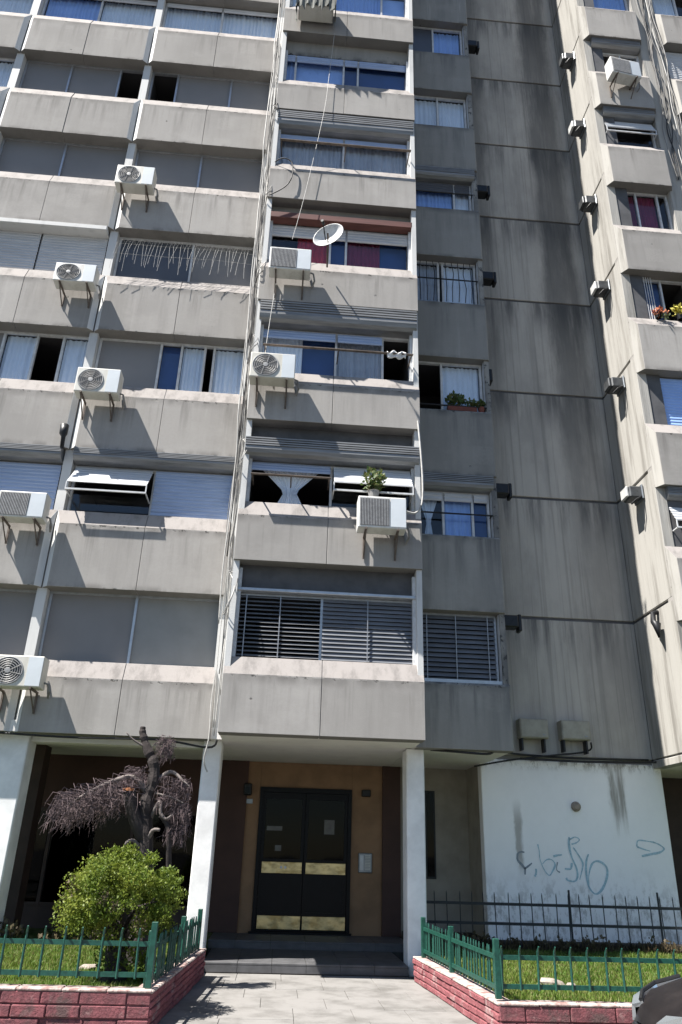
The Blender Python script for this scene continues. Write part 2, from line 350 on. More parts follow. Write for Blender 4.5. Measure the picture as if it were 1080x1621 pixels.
# ------------------------------------------------------------------ ground
def sheet(name, mat, x0, x1, y0, y1, z): return struct(MB().box(x0, x1, y0, y1, z - .05, z).build(name, mat))
struct(MB().quad((-400, -400, -.16), (400, -400, -.16), (400, 400, -.16), (-400, 400, -.16)).build('ground', 'asphalt'))
sheet('road', 'asphalt', -60, 60, -16, -4.62, -.12)
sheet('pavement', 'paver', -60, 60, -4.5, -3.2, -.006)
kerb = struct(MB().box(-60, 60, -4.62, -4.5, -.15, .0).build('kerb', 'kerb_stone'))
path = struct(MB().box(-2.2, 2.0, -3.2, 1.0, -.06, -.008).build('entrance_path', 'joint_dirt'))
def pathx(y): # inner faces of the two planter walls
    f = (y - .6) / (-3.05 - .6); return -1.62 - .22 * f, 1.38 + .24 * f
nrow = 0; y = 1.0
while y > -4.45:
    dy = .66; y1 = max(y - dy, -4.5); xl, xr = pathx(max(y1, -3.05)); xl -= .02; xr += .02
    x = xl; w0 = U(.35, .8)
    while x < xr - .02:
        x1 = min(x + w0, xr); w0 = U(.6, .85)
        if xr - x1 < .12: x1 = xr
        tz = U(-.0025, .003)
        i = MB(); i.box(x + .0025, x1 - .0025, y1 + .0025, y - .0025, -.04, tz); i.build('paver', 'paver', path, bevel=.004)
        x = x1
    y = y1; nrow += 1

# planter beds
def bed(pts, z):
    m = MB(); n = len(pts); m.v = [(x, y, z) for x, y in pts] + [(x, y, -.1) for x, y in pts]; m.f = [tuple(range(n))] + [(q, n + q, n + (q + 1) % n, (q + 1) % n) for q in range(n)]; m.mi = [0] * len(m.f)
    return struct(m.build('lawn_bed', 'lawn_soil'))
bed([(-14, -2.98), (-1.95, -2.98), (-1.75, .6), (-1.75, 4.0), (-14, 4.0)], .265)
bed([(1.73, -2.98), (14, -2.98), (14, 2.1), (1.5, 2.1), (1.5, .6)], .265)
struct(MB().box(1.75, 14, 2.1, 4.2, -.1, .36).build('flower_bed', 'soil'))

# ------------------------------------------------------------------ building
BLD = thing('apartment_building', 'tall grey concrete apartment block with bands of windows and an entrance under columns', 'building')
def spandrel(x0, x1, zb, y, bl=0, br=0, zt=ZT, zch=ZCH, d=.12, bd=.08, depth=.34, mats=('panel_concrete', 'sill_paint', 'pale_paint', 'ledge_concrete')):
    P = []
    for x, b in ((x0, bl), (x1, br)):
        s = 1 if x == x0 else -1
        P += [(x + s * b, y, zb), (x + s * b, y, zch), (x, y + depth, zb), (x, y + depth, zt), (x, y + max(bd, d) if b else y + d, zt)]
        if b: P += [(x, y + bd, zb), (x, y + bd, zch)]
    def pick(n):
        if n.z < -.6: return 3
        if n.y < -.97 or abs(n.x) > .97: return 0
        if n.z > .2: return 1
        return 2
    o = hull('spandrel_panel', P, mats, BLD, pick, .005)
    return o
BOT = lambda rel, k: ZS if k == 0 else rel + k * H
# A bays (left) - three bays, the gap between has bevelled ends
for k in range(NK):
    zb = BOT(AB, k); zt = ZT + k * H; zc = ZCH + k * H
    for x0, x1, bl, br in ((-4.965 - .06, -3.409, .1, 0), (-3.40, -1.877, 0, 0), (-8.14, -6.629, .1, 0), (-6.62, -5.045, 0, .1), (-11.24, -9.717, .1, 0), (-9.708, -8.16, 0, .1)):
        spandrel(x0, x1, zb, YA + U(-.006, .006), bl, br, zt, zc)
    # B (centre, projecting)
    zb = BOT(BB, k)
    if k in (3, 4): spandrel(XBL, XBR, zb, 0, 0, 0, zt, zc)
    else:
        spandrel(XBL, -.139, zb, U(-.004, .004), 0, 0, zt, zc); spandrel(-.13, XBR, zb, U(-.004, .004), 0, 0, zt, zc)
    # C (narrow, in the shade of B)
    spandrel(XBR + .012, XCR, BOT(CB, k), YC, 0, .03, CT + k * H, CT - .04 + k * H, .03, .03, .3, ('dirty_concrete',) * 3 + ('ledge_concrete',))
    # wing
    for x0, x1 in ((6.425, 8.08), (8.62, 10.3)):
        spandrel(x0, x1, BOT(AB, k), YA, .11, .08, zt, zc, .12, .17, .36, ('panel_concrete', 'sill_paint', 'cream_paint', 'ledge_concrete'))
ZTOP = ZT + (NK - 1) * H
def joint(xa, xb, y, zb, zt, zc, d=.12):
    MB().prism([(y + .012, zb + .01), (y + .012, zc), (y + d + .012, zt - .005), (y + .3, zt - .005), (y + .3, zb + .01)], xa - .002, xb + .002).build('panel_joint', 'lintel_dark', BLD)
for k in range(NK):
    zt = ZT + k * H; zc = ZCH + k * H
    for xa, xb in ((-3.409, -3.4), (-6.629, -6.62), (-9.717, -9.708)): joint(xa, xb, YA, BOT(AB, k), zt, zc)
    if k not in (3, 4): joint(-.139, -.13, 0, BOT(BB, k), zt, zc)
ZUP = 37.0
for n, (x0, x1, y0, y1) in enumerate(((-11.24, -1.88, YA, 4), (XBL, XBR, 0, 4), (XBR + .01, XCR, YC, 4), (6.43, 10.3, YA, 4))):
    MB().box(x0, x1, y0, y1, ZTOP + 1.4, ZUP).build('unseen_upper_storeys', 'panel_concrete', BLD)  # plain unseen mass above the view, added to cast shade on the return wall
# piers and side walls
for x0, x1 in ((-5.12, -4.95), (-8.24, -8.06), (-11.3, -11.15)): box('pier', 'pale_paint', BLD, x0, x1, YA + .13, YA + .5, ZS + .02, ZTOP + 1.4)
box('pier', 'pale_paint', BLD, -1.93, XBL - .002, YA + .1, YA + .6, ZS + .02, ZTOP + 1.4)
box('side_wall', 'pale_paint', BLD, XBL + .005, XBL + .10, .05, 1.5, ZS + .03, ZTOP + 1.4)
box('side_wall', 'pale_paint', BLD, XBR - .10, XBR - .005, .05, 1.5, ZS + .03, ZTOP + 1.4)
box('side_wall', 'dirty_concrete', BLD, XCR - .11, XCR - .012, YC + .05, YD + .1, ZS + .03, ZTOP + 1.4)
# D: board-marked concrete panels with recessed joints, and the return of the wing
box('wall_core', 'lintel_dark', BLD, XCR - .02, XD + .3, YD + .035, YD + .4, 3.46, ZUP)
box('wall_core', 'lintel_dark', BLD, XD + .03, XD + .5, 1.06, YD + .2, ZS + .05, ZUP)
for k in range(0, 12):
    z0 = JT + k * H; z1 = z0 + H - .06
    box('wall_panel', 'board_concrete', BLD, XCR - .015, XD - .002, YD + U(-.004, .004), YD + .2, z0, z1, bevel=.01)
    box('wall_panel', 'cream_paint', BLD, XD - .012, XD + .2, 1.04, YD - .006, z0, z1, bevel=.01)
box('wall_panel', 'cream_paint', BLD, XD - .012, XD + .2, 1.04, YD - .006, ZS + .02, JT - .03, bevel=.01)
box('pier', 'cream_paint', BLD, 8.02, 8.68, 1.02, 1.6, ZS + .02, ZUP)
box('pier', 'cream_paint', BLD, 10.24, 10.9, 1.02, 1.6, ZS + .02, ZUP)

# ------------------------------------------------------------------ windows
_room = {}
def curtain(parent, x0, x1, z0, z1, y, mat, tie=0, amp=.022):
    n = max(10, int((x1 - x0) / .018)); rows = 9; m = MB(); ph = U(0, 9); fr = U(55, 75)
    base = []
    for i in range(n + 1):
        x = x0 + (x1 - x0) * i / n
        base.append(amp * (math.sin(x * fr + ph + 1.5 * math.sin(x * 9 + ph)) + .5 * math.sin(x * fr * .43 + 2 * ph)))
    for j in range(rows + 1):
        f = j / rows; z = z1 + (z0 - z1) * f
        for i in range(n + 1):
            x = x0 + (x1 - x0) * i / n
            if tie:   # gathered towards a tie at 60 % of the height
                g = min(1, f / .62) if f < .62 else 1 - (f - .62) * .8
                xc = x0 + (x1 - x0) * (.5 + .0 * tie); x = x + (xc - x) * .82 * g
            m.v.append((x, y + base[i] * (.6 + .5 * f), z))
    for j in range(rows):
        for i in range(n):
            a = j * (n + 1) + i; m.f.append((a, a + 1, a + n + 2, a + n + 1)); m.mi.append(0)
    return m.build('curtain', mat, parent, smooth=True)
def corr(parent, x0, x1, z0, z1, y, mat, dy=0., pitch=.072, name='shutter'):
    # roller shutter of profiled slats; dy = how far its foot is pushed out
    m = MB(); n = max(2, int(round((z1 - z0) / pitch))); prof = []
    for i in range(n):
        za = z1 - (z1 - z0) * i / n; zb = z1 - (z1 - z0) * (i + 1) / n
        for f, o in ((0, 0), (.12, -.018), (.6, -.024), (.88, -.012), (.93, .004)):
            z = za + (zb - za) * f; prof.append((y - dy * ((z1 - z) / (z1 - z0)) ** 1.1 + o, z))
    prof.append((y - dy, z0)); k = len(prof)
    for x in (x0, x1): m.v += [(x, a, b) for a, b in prof]
    for j in range(k - 1): m.f.append((j, j + 1, k + j + 1, k + j)); m.mi.append(0)
    o = m.build(name, mat, parent); s = o.modifiers.new('thick', 'SOLIDIFY'); s.thickness = .012; s.offset = 1
    return o
def window(x0, x1, z0, z1, yw, panes, frame='frame_white', fw=.045, rail=None, half=0, halfmat='shutter_white', depth=2.2, halfdy=0.):
    F = MB(); w = x1 - x0; fd = .06
    F.box(x0, x1, yw - .01, yw + fd, z0, z0 + fw); F.box(x0, x1, yw - .01, yw + fd, z1 - fw, z1)
    F.box(x0, x0 + fw, yw - .008, yw + fd - .002, z0 + fw, z1 - fw); F.box(x1 - fw, x1, yw - .008, yw + fd - .002, z0 + fw, z1 - fw)
    pos = [0]
    for p in panes: pos.append(pos[-1] + p[0])
    tot = pos[-1]; edges = [x0 + fw + (w - 2 * fw) * p / tot for p in pos]
    for e in edges[1:-1]: F.box(e - .022, e + .022, yw - .006, yw + fd - .004, z0 + fw, z1 - fw)
    win = F.build('window', frame, BLD)
    zb, zt = z0 + fw, z1 - fw
    # the room behind, closed on five sides
    m = MB(); a, b, c, d = x0 + .01, x1 - .01, yw + fd + .002, yw + depth
    m.quad((a, d, z0), (b, d, z0), (b, d, z1), (a, d, z1)); m.quad((a, c, z0), (a, d, z0), (a, d, z1), (a, c, z1)); m.quad((b, c, z0), (b, d, z0), (b, d, z1), (b, c, z1))
    m.quad((a, c, z0), (b, c, z0), (b, d, z0), (a, d, z0)); m.quad((a, c, z1), (b, c, z1), (b, d, z1), (a, d, z1)); m.build('room_interior', 'room', win)
    for i, p in enumerate(panes):
        ty = p[1]; a, b = edges[i] + (.022 if i else 0), edges[i + 1] - (.022 if i < len(panes) - 1 else 0)
        yg = yw + .02 + (.012 if i % 2 else 0); yc = yw + .10
        opt = p[2] if len(p) > 2 else None
        if ty in ('grey', 'slate', 'frosted'): box('pane', ty + '_panel', win, a, b, yg, yg + .012, zb, zt); continue
        if ty == 'open': continue
        if ty == 'shut': corr(win, a, b, zb, zt, yw - .03, opt or 'shutter_white'); continue
        if ty == 'awn':
            h = zt - zb; f, dyo = opt or (.55, .42); corr(win, a + .01, b - .01, zt - h * f, zt, yw - .03, 'shutter_white', dy=dyo)
            zz = zt - h * f; A = MB(); q_ = dyo + .075
            A.box(a, b, yw - q_, yw - q_ + .03, zz - .17, zz - .14); A.box(a, a + .02, yw - q_ + .003, yw - .03, zz - .165, zz - .145); A.box(b - .02, b, yw - q_ + .003, yw - .03, zz - .165, zz - .145)
            A.box(a, a + .02, yw - q_ + .005, yw - q_ + .025, zz - .14, zz); A.box(b - .02, b, yw - q_ + .005, yw - q_ + .025, zz - .14, zz)
            A.build('shutter_arm', 'frame_white', win)
            box('pane', 'glass', win, a, b, yg, yg + .006, zb, zb + h * .42); continue
        if ty == 'blind':
            n = opt[0]; gap = (zt - zb) / n; tilt = opt[1]; mt = opt[2]
            for j in range(n):
                z = zb + gap * (j + .5); hh = gap * .5
                S = MB().obox(((a + b) / 2, yw - .035, z), ((b - a) / 2, 0, 0), (0, .004, .0), (0, math.sin(tilt) * hh * 1.02, math.cos(tilt) * hh * 1.02)); S.build('slat', mt, win)
            for e in opt[3]:
                x = a + (b - a) * e; box('blind_cord', 'slat_metal', win, x - .008, x + .008, yw - .085, yw - .07, zb, zt)
            continue
        if ty != 'tieopen': box('pane', 'glass', win, a, b, yg, yg + .006, zb, zt)
        cm = opt or 'curtain_white'
        if ty == 'cur': curtain(win, a, b, zb, zt, yc, cm)
        elif ty == 'curL': curtain(win, a, a + (b - a) * .55, zb, zt, yc, cm)
        elif ty == 'curR': curtain(win, a + (b - a) * .45, b, zb, zt, yc, cm)
        elif ty in ('tie', 'tieopen'): curtain(win, a + (b - a) * .08, b - (b - a) * .08, zb, zt, yc, cm, tie=1)
        elif ty == 'navL': curtain(win, a, a + (b - a) * .55, zb, zt, yc, cm); box('blind_or_sky_sheet', 'sky_reflection_navy', win, a + (b - a) * .5, b, yc + .06, yc + .07, zb, zt)  # the dark blue sheet paints the sky reflection of an empty pane
        elif ty == 'sheet': m = MB().box(a, b, yc, yc + .01, zb, zt); m.build('blind_or_sky_sheet', cm, win)  # dark blue sheets paint sky reflection, lighter blue ones are blinds
        if half: corr(win, a, b, zt - (zt - zb) * half, zt, yw - .02, halfmat, dy=halfdy)
    if rail is not None:
        z, out, mt = rail[:3]; m = MB(); flat = len(rail) > 3
        if flat:
            ra, rb = rail[3:]; m.box(ra, rb, yw - out, yw - out + .06, z - .008, z + .008)
            for x in (ra + .03, (ra + rb) / 2, rb - .03): m.box(x - .012, x + .012, yw - out + .06, yw, z - .007, z + .007)
            m.build('railing', mt, win); return win
        m.tube([(x0 - .02, yw - out, z), (x1 + .02, yw - out, z)], .016, 6)
        m.tube([(x0, yw - out, z), (x0, yw, z)], .012, 5); m.tube([(x1, yw - out, z), (x1, yw, z)], .012, 5); m.build('railing', mt, win)
    return win
def shutter_box(x0, x1, z0, z1, y0, y1, mat='shutter_box'):
    h = z1 - z0; poly = [(y1, z0), (y0 + .10, z0), (y0 + .03, z0 + h * .12), (y0, z0 + h * .3), (y0, z0 + h * .46)]
    for j in range(4):
        a = z0 + h * (.48 + j * .13); poly += [(y0 + .02, a), (y0 - .012, a + h * .02), (y0 - .012, a + h * .09), (y0 + .02, a + h * .11)]
    poly += [(y0 + .02, z1), (y1, z1)]
    return MB().prism(poly, x0, x1).build('shutter_box', mat, BLD)
W, G = 'curtain_white', 'curtain_grey'
AR = (-4.94, -1.90); AL = (-8.05, -5.13); AL2 = (-11.14, -8.25); YW = YA + .3
Awin = {
 0: ([(1, 'grey'), (1, 'frosted')], [(1, 'grey'), (1, 'grey')]),
 1: ([(1, 'awn'), (1, 'shut', 'shutter_blue')], [(1, 'shut', 'shutter_blue'), (1, 'shut', 'shutter_blue')]),
 2: ([(1.15, 'grey'), (.4, 'sheet', 'sky_reflection_navy'), (.45, 'cur'), (.18, 'open'), (.6, 'cur')], [(1.3, 'grey'), (.75, 'cur'), (.6, 'open'), (.55, 'cur')]),
 3: ([(1.15, 'slate'), (1, 'grey')], [(1, 'shut'), (1, 'shut')]),
 4: ([(1, 'grey'), (1, 'grey')], [(1, 'grey'), (1, 'grey')]),
 5: ([(.45, 'open'), (1, 'grey'), (.75, 'grey')], [(.9, 'grey'), (1, 'grey'), (.45, 'open')]),
 6: ([(1, 'cur'), (1, 'cur')], [(1, 'cur', 'curtain_blue'), (1, 'cur')]),
}
for k in range(NK):
    z0, z1 = ZT + k * H - .01, AB + (k + 1) * H + .005
    r, l = Awin.get(k, ([(1, 'cur'), (1, 'glass')], [(1, 'grey'), (1, 'cur')]))
    zz = z1
    if k == 1: zz = z1 - .24
    window(*AR, z0, zz, YW, r, 'frame_aluminium' if k in (0, 4, 5) else 'frame_white', half=.12 if k == 6 else 0)
    window(*AL, z0, zz, YW, l, 'frame_aluminium' if k in (0, 4, 5) else 'frame_white', half=.12 if k == 6 else 0)
    window(*AL2, z0, z1, YW, [(1, 'grey'), (1, 'cur')])
    if k == 1:
        shutter_box(-4.92, -1.89, z1 - .25, z1 - .012, YA - .03, YW + .1); shutter_box(-8.05, -5.15, z1 - .25, z1 - .012, YA - .03, YW + .1)
    if k == 3: box('lintel_beam', 'pale_paint', BLD, -8.06, -5.16, YA - .03, YW - .03, z1 - .13, z1 - .012, bevel=.01)
# B
BX = (XBL + .11, XBR - .11); YB = .30
BL = ([(.9, 'blind', (15, .95, 'slat_metal', (.08, .5))), (1, 'blind', (15, .42, 'slat_grey', (.5,)))])
Bwin = {
 0: (BL, dict()), 1: ([(1, 'tieopen', W), (1, 'awn', (.6, .36))], dict(half=.22, halfmat='shutter_blue', halfdy=.06, rail=(7.62, .50, 'rust_steel', -1.52, -.12))),
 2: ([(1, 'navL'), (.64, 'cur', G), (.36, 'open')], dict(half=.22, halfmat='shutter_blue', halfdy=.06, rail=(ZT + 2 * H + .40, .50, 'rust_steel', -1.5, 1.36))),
 3: ([(.8, 'curR', 'curtain_red'), (.22, 'sheet', 'sky_reflection_navy'), (.85, 'navL', 'curtain_maroon')], dict(half=.28)),
 4: ([(1, 'cur', G), (1, 'cur', G)], dict(half=.2, halfmat='shutter_blue', halfdy=.04, rail=(ZT + 4 * H + .42, .48, 'rust_steel', -1.52, 1.38))),
 5: ([(.18, 'cur', 'curtain_blue'), (1, 'sheet', 'curtain_blue'), (.3, 'sheet', 'sky_reflection_navy'), (1, 'sheet', 'sky_reflection_navy')], dict(half=.2, halfmat='shutter_blue')),
 6: ([(.8, 'cur'), (.9, 'cur', 'curtain_blue'), (.45, 'sheet', 'curtain_blue')], dict()),
}
for k in range(NK):
    z0 = ZT + k * H - .01; z1 = BB + (k + 1) * H + .005; zt = 5.60 + k * H
    panes, opt = Bwin.get(k, ([(1, 'cur'), (1, 'cur')], {}))
    if k == 1: zt = 5.37 + k * H
    window(*BX, z0, zt, YB, panes, 'frame_white' if k else 'frame_aluminium', **opt)
    box('lintel_panel', 'lintel_dark' if k in (0, 1) else 'dirty_concrete', BLD, BX[0], BX[1], YB - .03, YB + .3, zt + .006, z1)
    if k == 1: shutter_box(XBL + .02, XBR - .03, 5.35 + k * H, 5.70 + k * H, -.03, YB + .02)
    elif k in (2, 4, 7): shutter_box(XBL + .06, XBR - .03, 5.60 + k * H, 6.06 + k * H, .02 if k == 4 else -.02, YB + .02)
    elif k == 3: MB().box(XBL + .1, XBR - .08, .05, YB - .04, 5.58 + k * H, 5.74 + k * H).build('lintel_beam', 'wood_red', BLD, bevel=.01)
    elif k == 0: box('blind_rail', 'frame_aluminium', BLD, BX[0] - .03, BX[1] + .04, YB - .16, YB - .02, 5.595, 5.65, bevel=.008)
    for x in (XBL + .10, XBR - .15): box('jamb', 'frame_white', BLD, x, x + .055, YB - .13, YB - .035, z0 + .02, (zt if k else 6.0))
# C
CX = (XBR + .06, XCR - .13); YCW = YC + .22
Cwin = {
 0: ([(1, 'blind', (14, .5, 'slat_grey', (.1, .48, .9)))], dict(frame='frame_aluminium')),
 1: ([(.45, 'tie', W), (.5, 'cur', 'curtain_blue'), (.25, 'sheet', 'sky_reflection_navy')], dict(half=.18, rail=(7.6, .14, 'black_metal'))),
 2: ([(.7, 'open'), (1, 'cur')], dict(rail=(9.99, .18, 'black_metal'))),
 3: ([(.8, 'cur', G), (.14, 'open'), (1, 'cur')], dict(rail=(13.35, .1, 'black_metal'))),
 4: ([(.95, 'cur', 'curtain_blue'), (.35, 'cur')], dict(half=.3, halfmat='slate_panel', rail=(15.95, .12, 'black_metal'))),
 5: ([(1, 'cur'), (1, 'cur')], {}), 6: ([(1, 'slate'), (1.2, 'cur', 'curtain_blue')], {}),
}
for k in range(NK):
    z0 = CT + k * H - .01; z1 = CB + (k + 1) * H + .005; panes, opt = Cwin.get(k, ([(1, 'cur')], {})); zz = z1
    if k in (1, 4): zz = z1 - .3; shutter_box(CX[0] - .03, CX[1] + .05, z1 - .30, z1 - .012, YC - .02, YCW + .06)
    window(*CX, z0, zz, YCW, panes, depth=1.3, **opt)
    box('jamb', 'frame_white', BLD, CX[1] + .012, CX[1] + .075, YCW - .13, YCW - .01, z0 + .02, z1 - .02)
    if k == 0: box('blind_rail', 'frame_aluminium', BLD, CX[0] - .02, CX[1] + .008, YCW - .14, YCW - .02, z0 + .02, z0 + .075)
# wing
for k in range(NK):
    z0 = ZT + k * H - .01; z1 = AB + (k + 1) * H + .005; zz = z1
    P = {1: [(1, 'awn', (.5, .25))], 2: [(.12, 'glass'), (1, 'shut', 'curtain_blue'), (.5, 'shut', 'curtain_blue')], 3: [(.9, 'sheet', 'sky_reflection_navy'), (.65, 'open')], 4: [(1, 'cur', 'curtain_maroon'), (1, 'cur', 'curtain_maroon'), (.4, 'glass')],
         5: [(1, 'awn', (.42, .14))], 6: [(1, 'open'), (.6, 'curR', G)], 7: [(1, 'cur', 'curtain_blue')]}.get(k, [(1, 'shut'), (1, 'cur')])
    if k in (1, 5, 6): zz = z1 - .27; shutter_box(6.62, 7.98, z1 - .26, z1 - .012, YA + .06, YW + .1)
    w = window(6.60, 8.0, z0, zz, YW, P, depth=1.6)
    box('jamb', 'cream_paint', BLD, 6.44, 6.595, YW - .12, YW + .3, z0, z1); box('jamb', 'cream_paint', BLD, 8.005, 8.06, YW - .12, YW + .3, z0, z1)
    window(8.72, 10.2, z0, z1, YW, [(1, 'cur'), (1, 'glass')] if k % 2 else [(1, 'shut'), (1, 'open')], depth=1.6)
    if k == 3:
        for j in range(10): box('security_bar', 'frame_white', w, 6.63 + j * .055, 6.645 + j * .055, YW - .1, YW - .085, z0 + .02, z1 - .03)

# ------------------------------------------------------------------ ground floor
box('soffit', 'soffit_paint', BLD, -11.2, -1.692, YA + .05, 4.3, 3.285, 3.46)
box('soffit', 'soffit_paint', BLD, -1.69, 1.50, .04, 4.3, 3.29, 3.45)
box('soffit', 'soffit_paint', BLD, 1.503, 3.16, YC + .03, 4.3, 3.283, 3.44)
box('soffit', 'soffit_paint', BLD, 3.17, 11, 1.1, 4.3, 3.30, 3.40) if False else None
box('soffit', 'soffit_paint', BLD, 6.45, 11, YA + .1, 4.6, 3.30, 3.44)
BWALL = 4.05
box('back_wall', 'tan_paint', BLD, -1.33, -1.075, BWALL, 4.3, .26, 3.285); box('back_wall', 'tan_paint', BLD, .755, 1.36, BWALL, 4.3, .26, 3.285)
box('back_wall', 'tan_paint', BLD, -1.072, .752, BWALL, 4.3, 2.815, 3.285)
box('side_pilaster', 'brown_paint', BLD, -1.95, -1.332, BWALL - .06, 4.3, .1, 3.286); box('side_pilaster', 'brown_paint', BLD, 1.362, 1.72, BWALL - .06, 4.3, .1, 3.286)
box('back_wall', 'beige_paint', BLD, 1.722, 3.3, BWALL, 4.3, .1, 3.284)
box('back_wall', 'brown_paint', BLD, -11.2, -1.952, BWALL + .05, 4.3, 2.3, 3.284)
box('back_wall', 'dark_brown', BLD, -11.2, -1.952, BWALL + .02, 4.3, .1, .62)
for x0, x1 in ((-5.35, -4.95), (-8.4, -8.0)): box('shopfront_post', 'dark_brown', BLD, x0, x1, 2.6, 3.0, .1, 3.284)
for i in range(6):
    x0 = -11.2 + i * 1.54; F = MB(); F.box(x0, x0 + .06, 4.04, 4.12, .622, 2.298); F.box(x0 + .06, x0 + 1.54, 4.05, 4.11, .622, .68); F.box(x0 + .06, x0 + 1.54, 4.05, 4.11, 2.24, 2.298)
    w = F.build('shop_window', 'dark_brown', BLD); box('pane', 'door_glass', w, x0 + .062, x0 + 1.538, 4.075, 4.082, .682, 2.238); box('room_interior', 'door_black', w, x0 + .02, x0 + 1.52, 4.28, 4.32, .6, 2.3)
w = box('narrow_window', 'black_metal', BLD, 2.22, 2.42, BWALL - .02, BWALL + .02, 1.25, 2.85); box('pane', 'door_glass', w, 2.25, 2.39, BWALL - .028, BWALL - .021, 1.29, 2.81)
# white wall on the right
ww = MB().box(3.07, 6.6, 2.80, 3.05, .2, 3.37).build('white_wall', 'white_wall', BLD, bevel=.012)
box('wall_band', 'dirty_concrete', BLD, 3.09, 6.5, 2.83, 3.05, 3.372, 3.457)
box('side_wall', 'beige_paint', BLD, 3.085, 3.2, 3.052, 4.3, .2, 3.28)
box('back_wall', 'dark_brown', BLD, 6.45, 11, 4.3, 4.5, .1, 3.3); box('side_wall', 'beige_paint', BLD, 6.5, 6.598, 3.052, 4.3, .2, 3.3)
# graffiti strokes
def gpt(u, v):
    a, b = u / 1080, v / 617; x = 3.5 + 3.41 * a - .11 * b - .17 * a * b; z = 2.49 + .11 * a - 1.66 * b - .04 * a * b; return (x, 2.7935, z)
STK = [([(75, 280), (75, 320), (100, 350), (120, 370), (150, 350), (160, 340)], 1), ([(120, 370), (120, 410)], 1), ([(75, 280), (95, 272), (115, 275)], 1), ([(185, 375), (186, 400), (178, 422)], 0),
 ([(195, 225), (205, 270), (210, 320), (235, 380), (265, 415), (285, 390), (300, 350), (280, 320), (250, 320), (225, 345)], 0), ([(290, 300), (315, 293), (342, 290)], 0), ([(315, 335), (310, 380), (330, 397)], 1), ([(360, 375), (395, 375), (402, 340)], 0),
 ([(385, 180), (385, 230), (400, 300), (430, 370), (437, 420), (420, 450), (380, 445), (368, 430)], 0), ([(385, 197), (420, 180), (447, 195), (430, 215), (400, 225)], 0), ([(410, 245), (435, 280), (465, 330), (467, 370), (450, 440)], 0),
 ([(503, 285), (490, 330), (490, 400), (505, 480), (545, 525), (585, 500), (615, 430), (615, 370), (580, 335), (545, 330), (520, 355), (505, 420), (506, 470)], 0),
 ([(800, 240), (806, 202), (860, 205), (910, 215), (950, 235), (966, 255), (940, 275), (890, 285), (830, 298)], 0), ([(800, 240), (840, 255), (882, 267)], 0)]
def smooth_pts(p, n=6):
    out = []
    for i in range(len(p) - 1):
        a, b, c, d = (Vector(p[max(i - 1, 0)]), Vector(p[i]), Vector(p[i + 1]), Vector(p[min(i + 2, len(p) - 1)]))
        for j in range(n):
            t_ = j / n; out.append(.5 * ((2 * b) + (c - a) * t_ + (2 * a - 5 * b + 4 * c - d) * t_ ** 2 + (3 * b - a - 3 * c + d) * t_ ** 3))
    out.append(Vector(p[-1])); return out
for pts, g in STK:
    q = smooth_pts([gpt(*p) for p in pts]); m = MB(); wd = .015
    for i, p in enumerate(q):
        d = (q[min(i + 1, len(q) - 1)] - q[max(i - 1, 0)]).normalized(); wd = min(.022, max(.007, wd + U(-.003, .003))); nn = Vector((-d.z, 0, d.x)) * wd
        m.v += [tuple(p + nn), tuple(p - nn)]
    for i in range(len(q) - 1): m.f.append((2 * i, 2 * i + 1, 2 * i + 3, 2 * i + 2)); m.mi.append(0)
    m.build('graffiti_stroke', 'graffiti_grey' if g else 'graffiti_blue', ww)
# columns
for x0, x1, yy in ((-5.42, -4.80, 1.10), (-1.99, -1.69, 1.09), (1.38, 1.68, 1.10), (-8.5, -8.1, 1.1), (8.1, 8.5, 1.1)):
    MB().box(x0, x1, yy, yy + .45, -.02, 3.284).build('column', 'column_paint', BLD, bevel=.018)
box('beam', 'soffit_paint', BLD, -4.79, -2.0, 1.2, 1.5, 3.17, 3.283)
# steps and landing
st1 = struct(MB().box(-1.68, 1.37, 1.0, 2.8, -.05, .128).build('entrance_step', 'joint_dirt')); st2 = struct(MB().box(-1.94, 1.71, 2.8, 4.3, -.05, .248).build('landing', 'joint_dirt'))
for par, y0, y1, z, xa, xb in ((st1, 1.0, 1.9, .14, -1.68, 1.37), (st1, 1.9, 2.8, .14, -1.68, 1.37), (st2, 2.8, 3.42, .262, -1.9, 1.7), (st2, 3.42, 4.04, .262, -1.9, 1.7)):
    n = 6
    for i in range(n):
        a = xa + (xb - xa) * i / n; b = xa + (xb - xa) * (i + 1) / n
        box('tile', 'shade_step_tile', par, a + .003, b - .003, y0 + (.003 if y0 not in (1.0, 2.8) else -.012), y1 - .003, z - .03, z, bevel=.004)
    if y0 in (1.0, 2.8):
        for i in range(n):
            a = xa + (xb - xa) * i / n; b = xa + (xb - xa) * (i + 1) / n
            box('riser_tile', 'shade_step_tile', par, a + .003, b - .003, y0 - .010, y0 + .02, z - .125, z - .032)
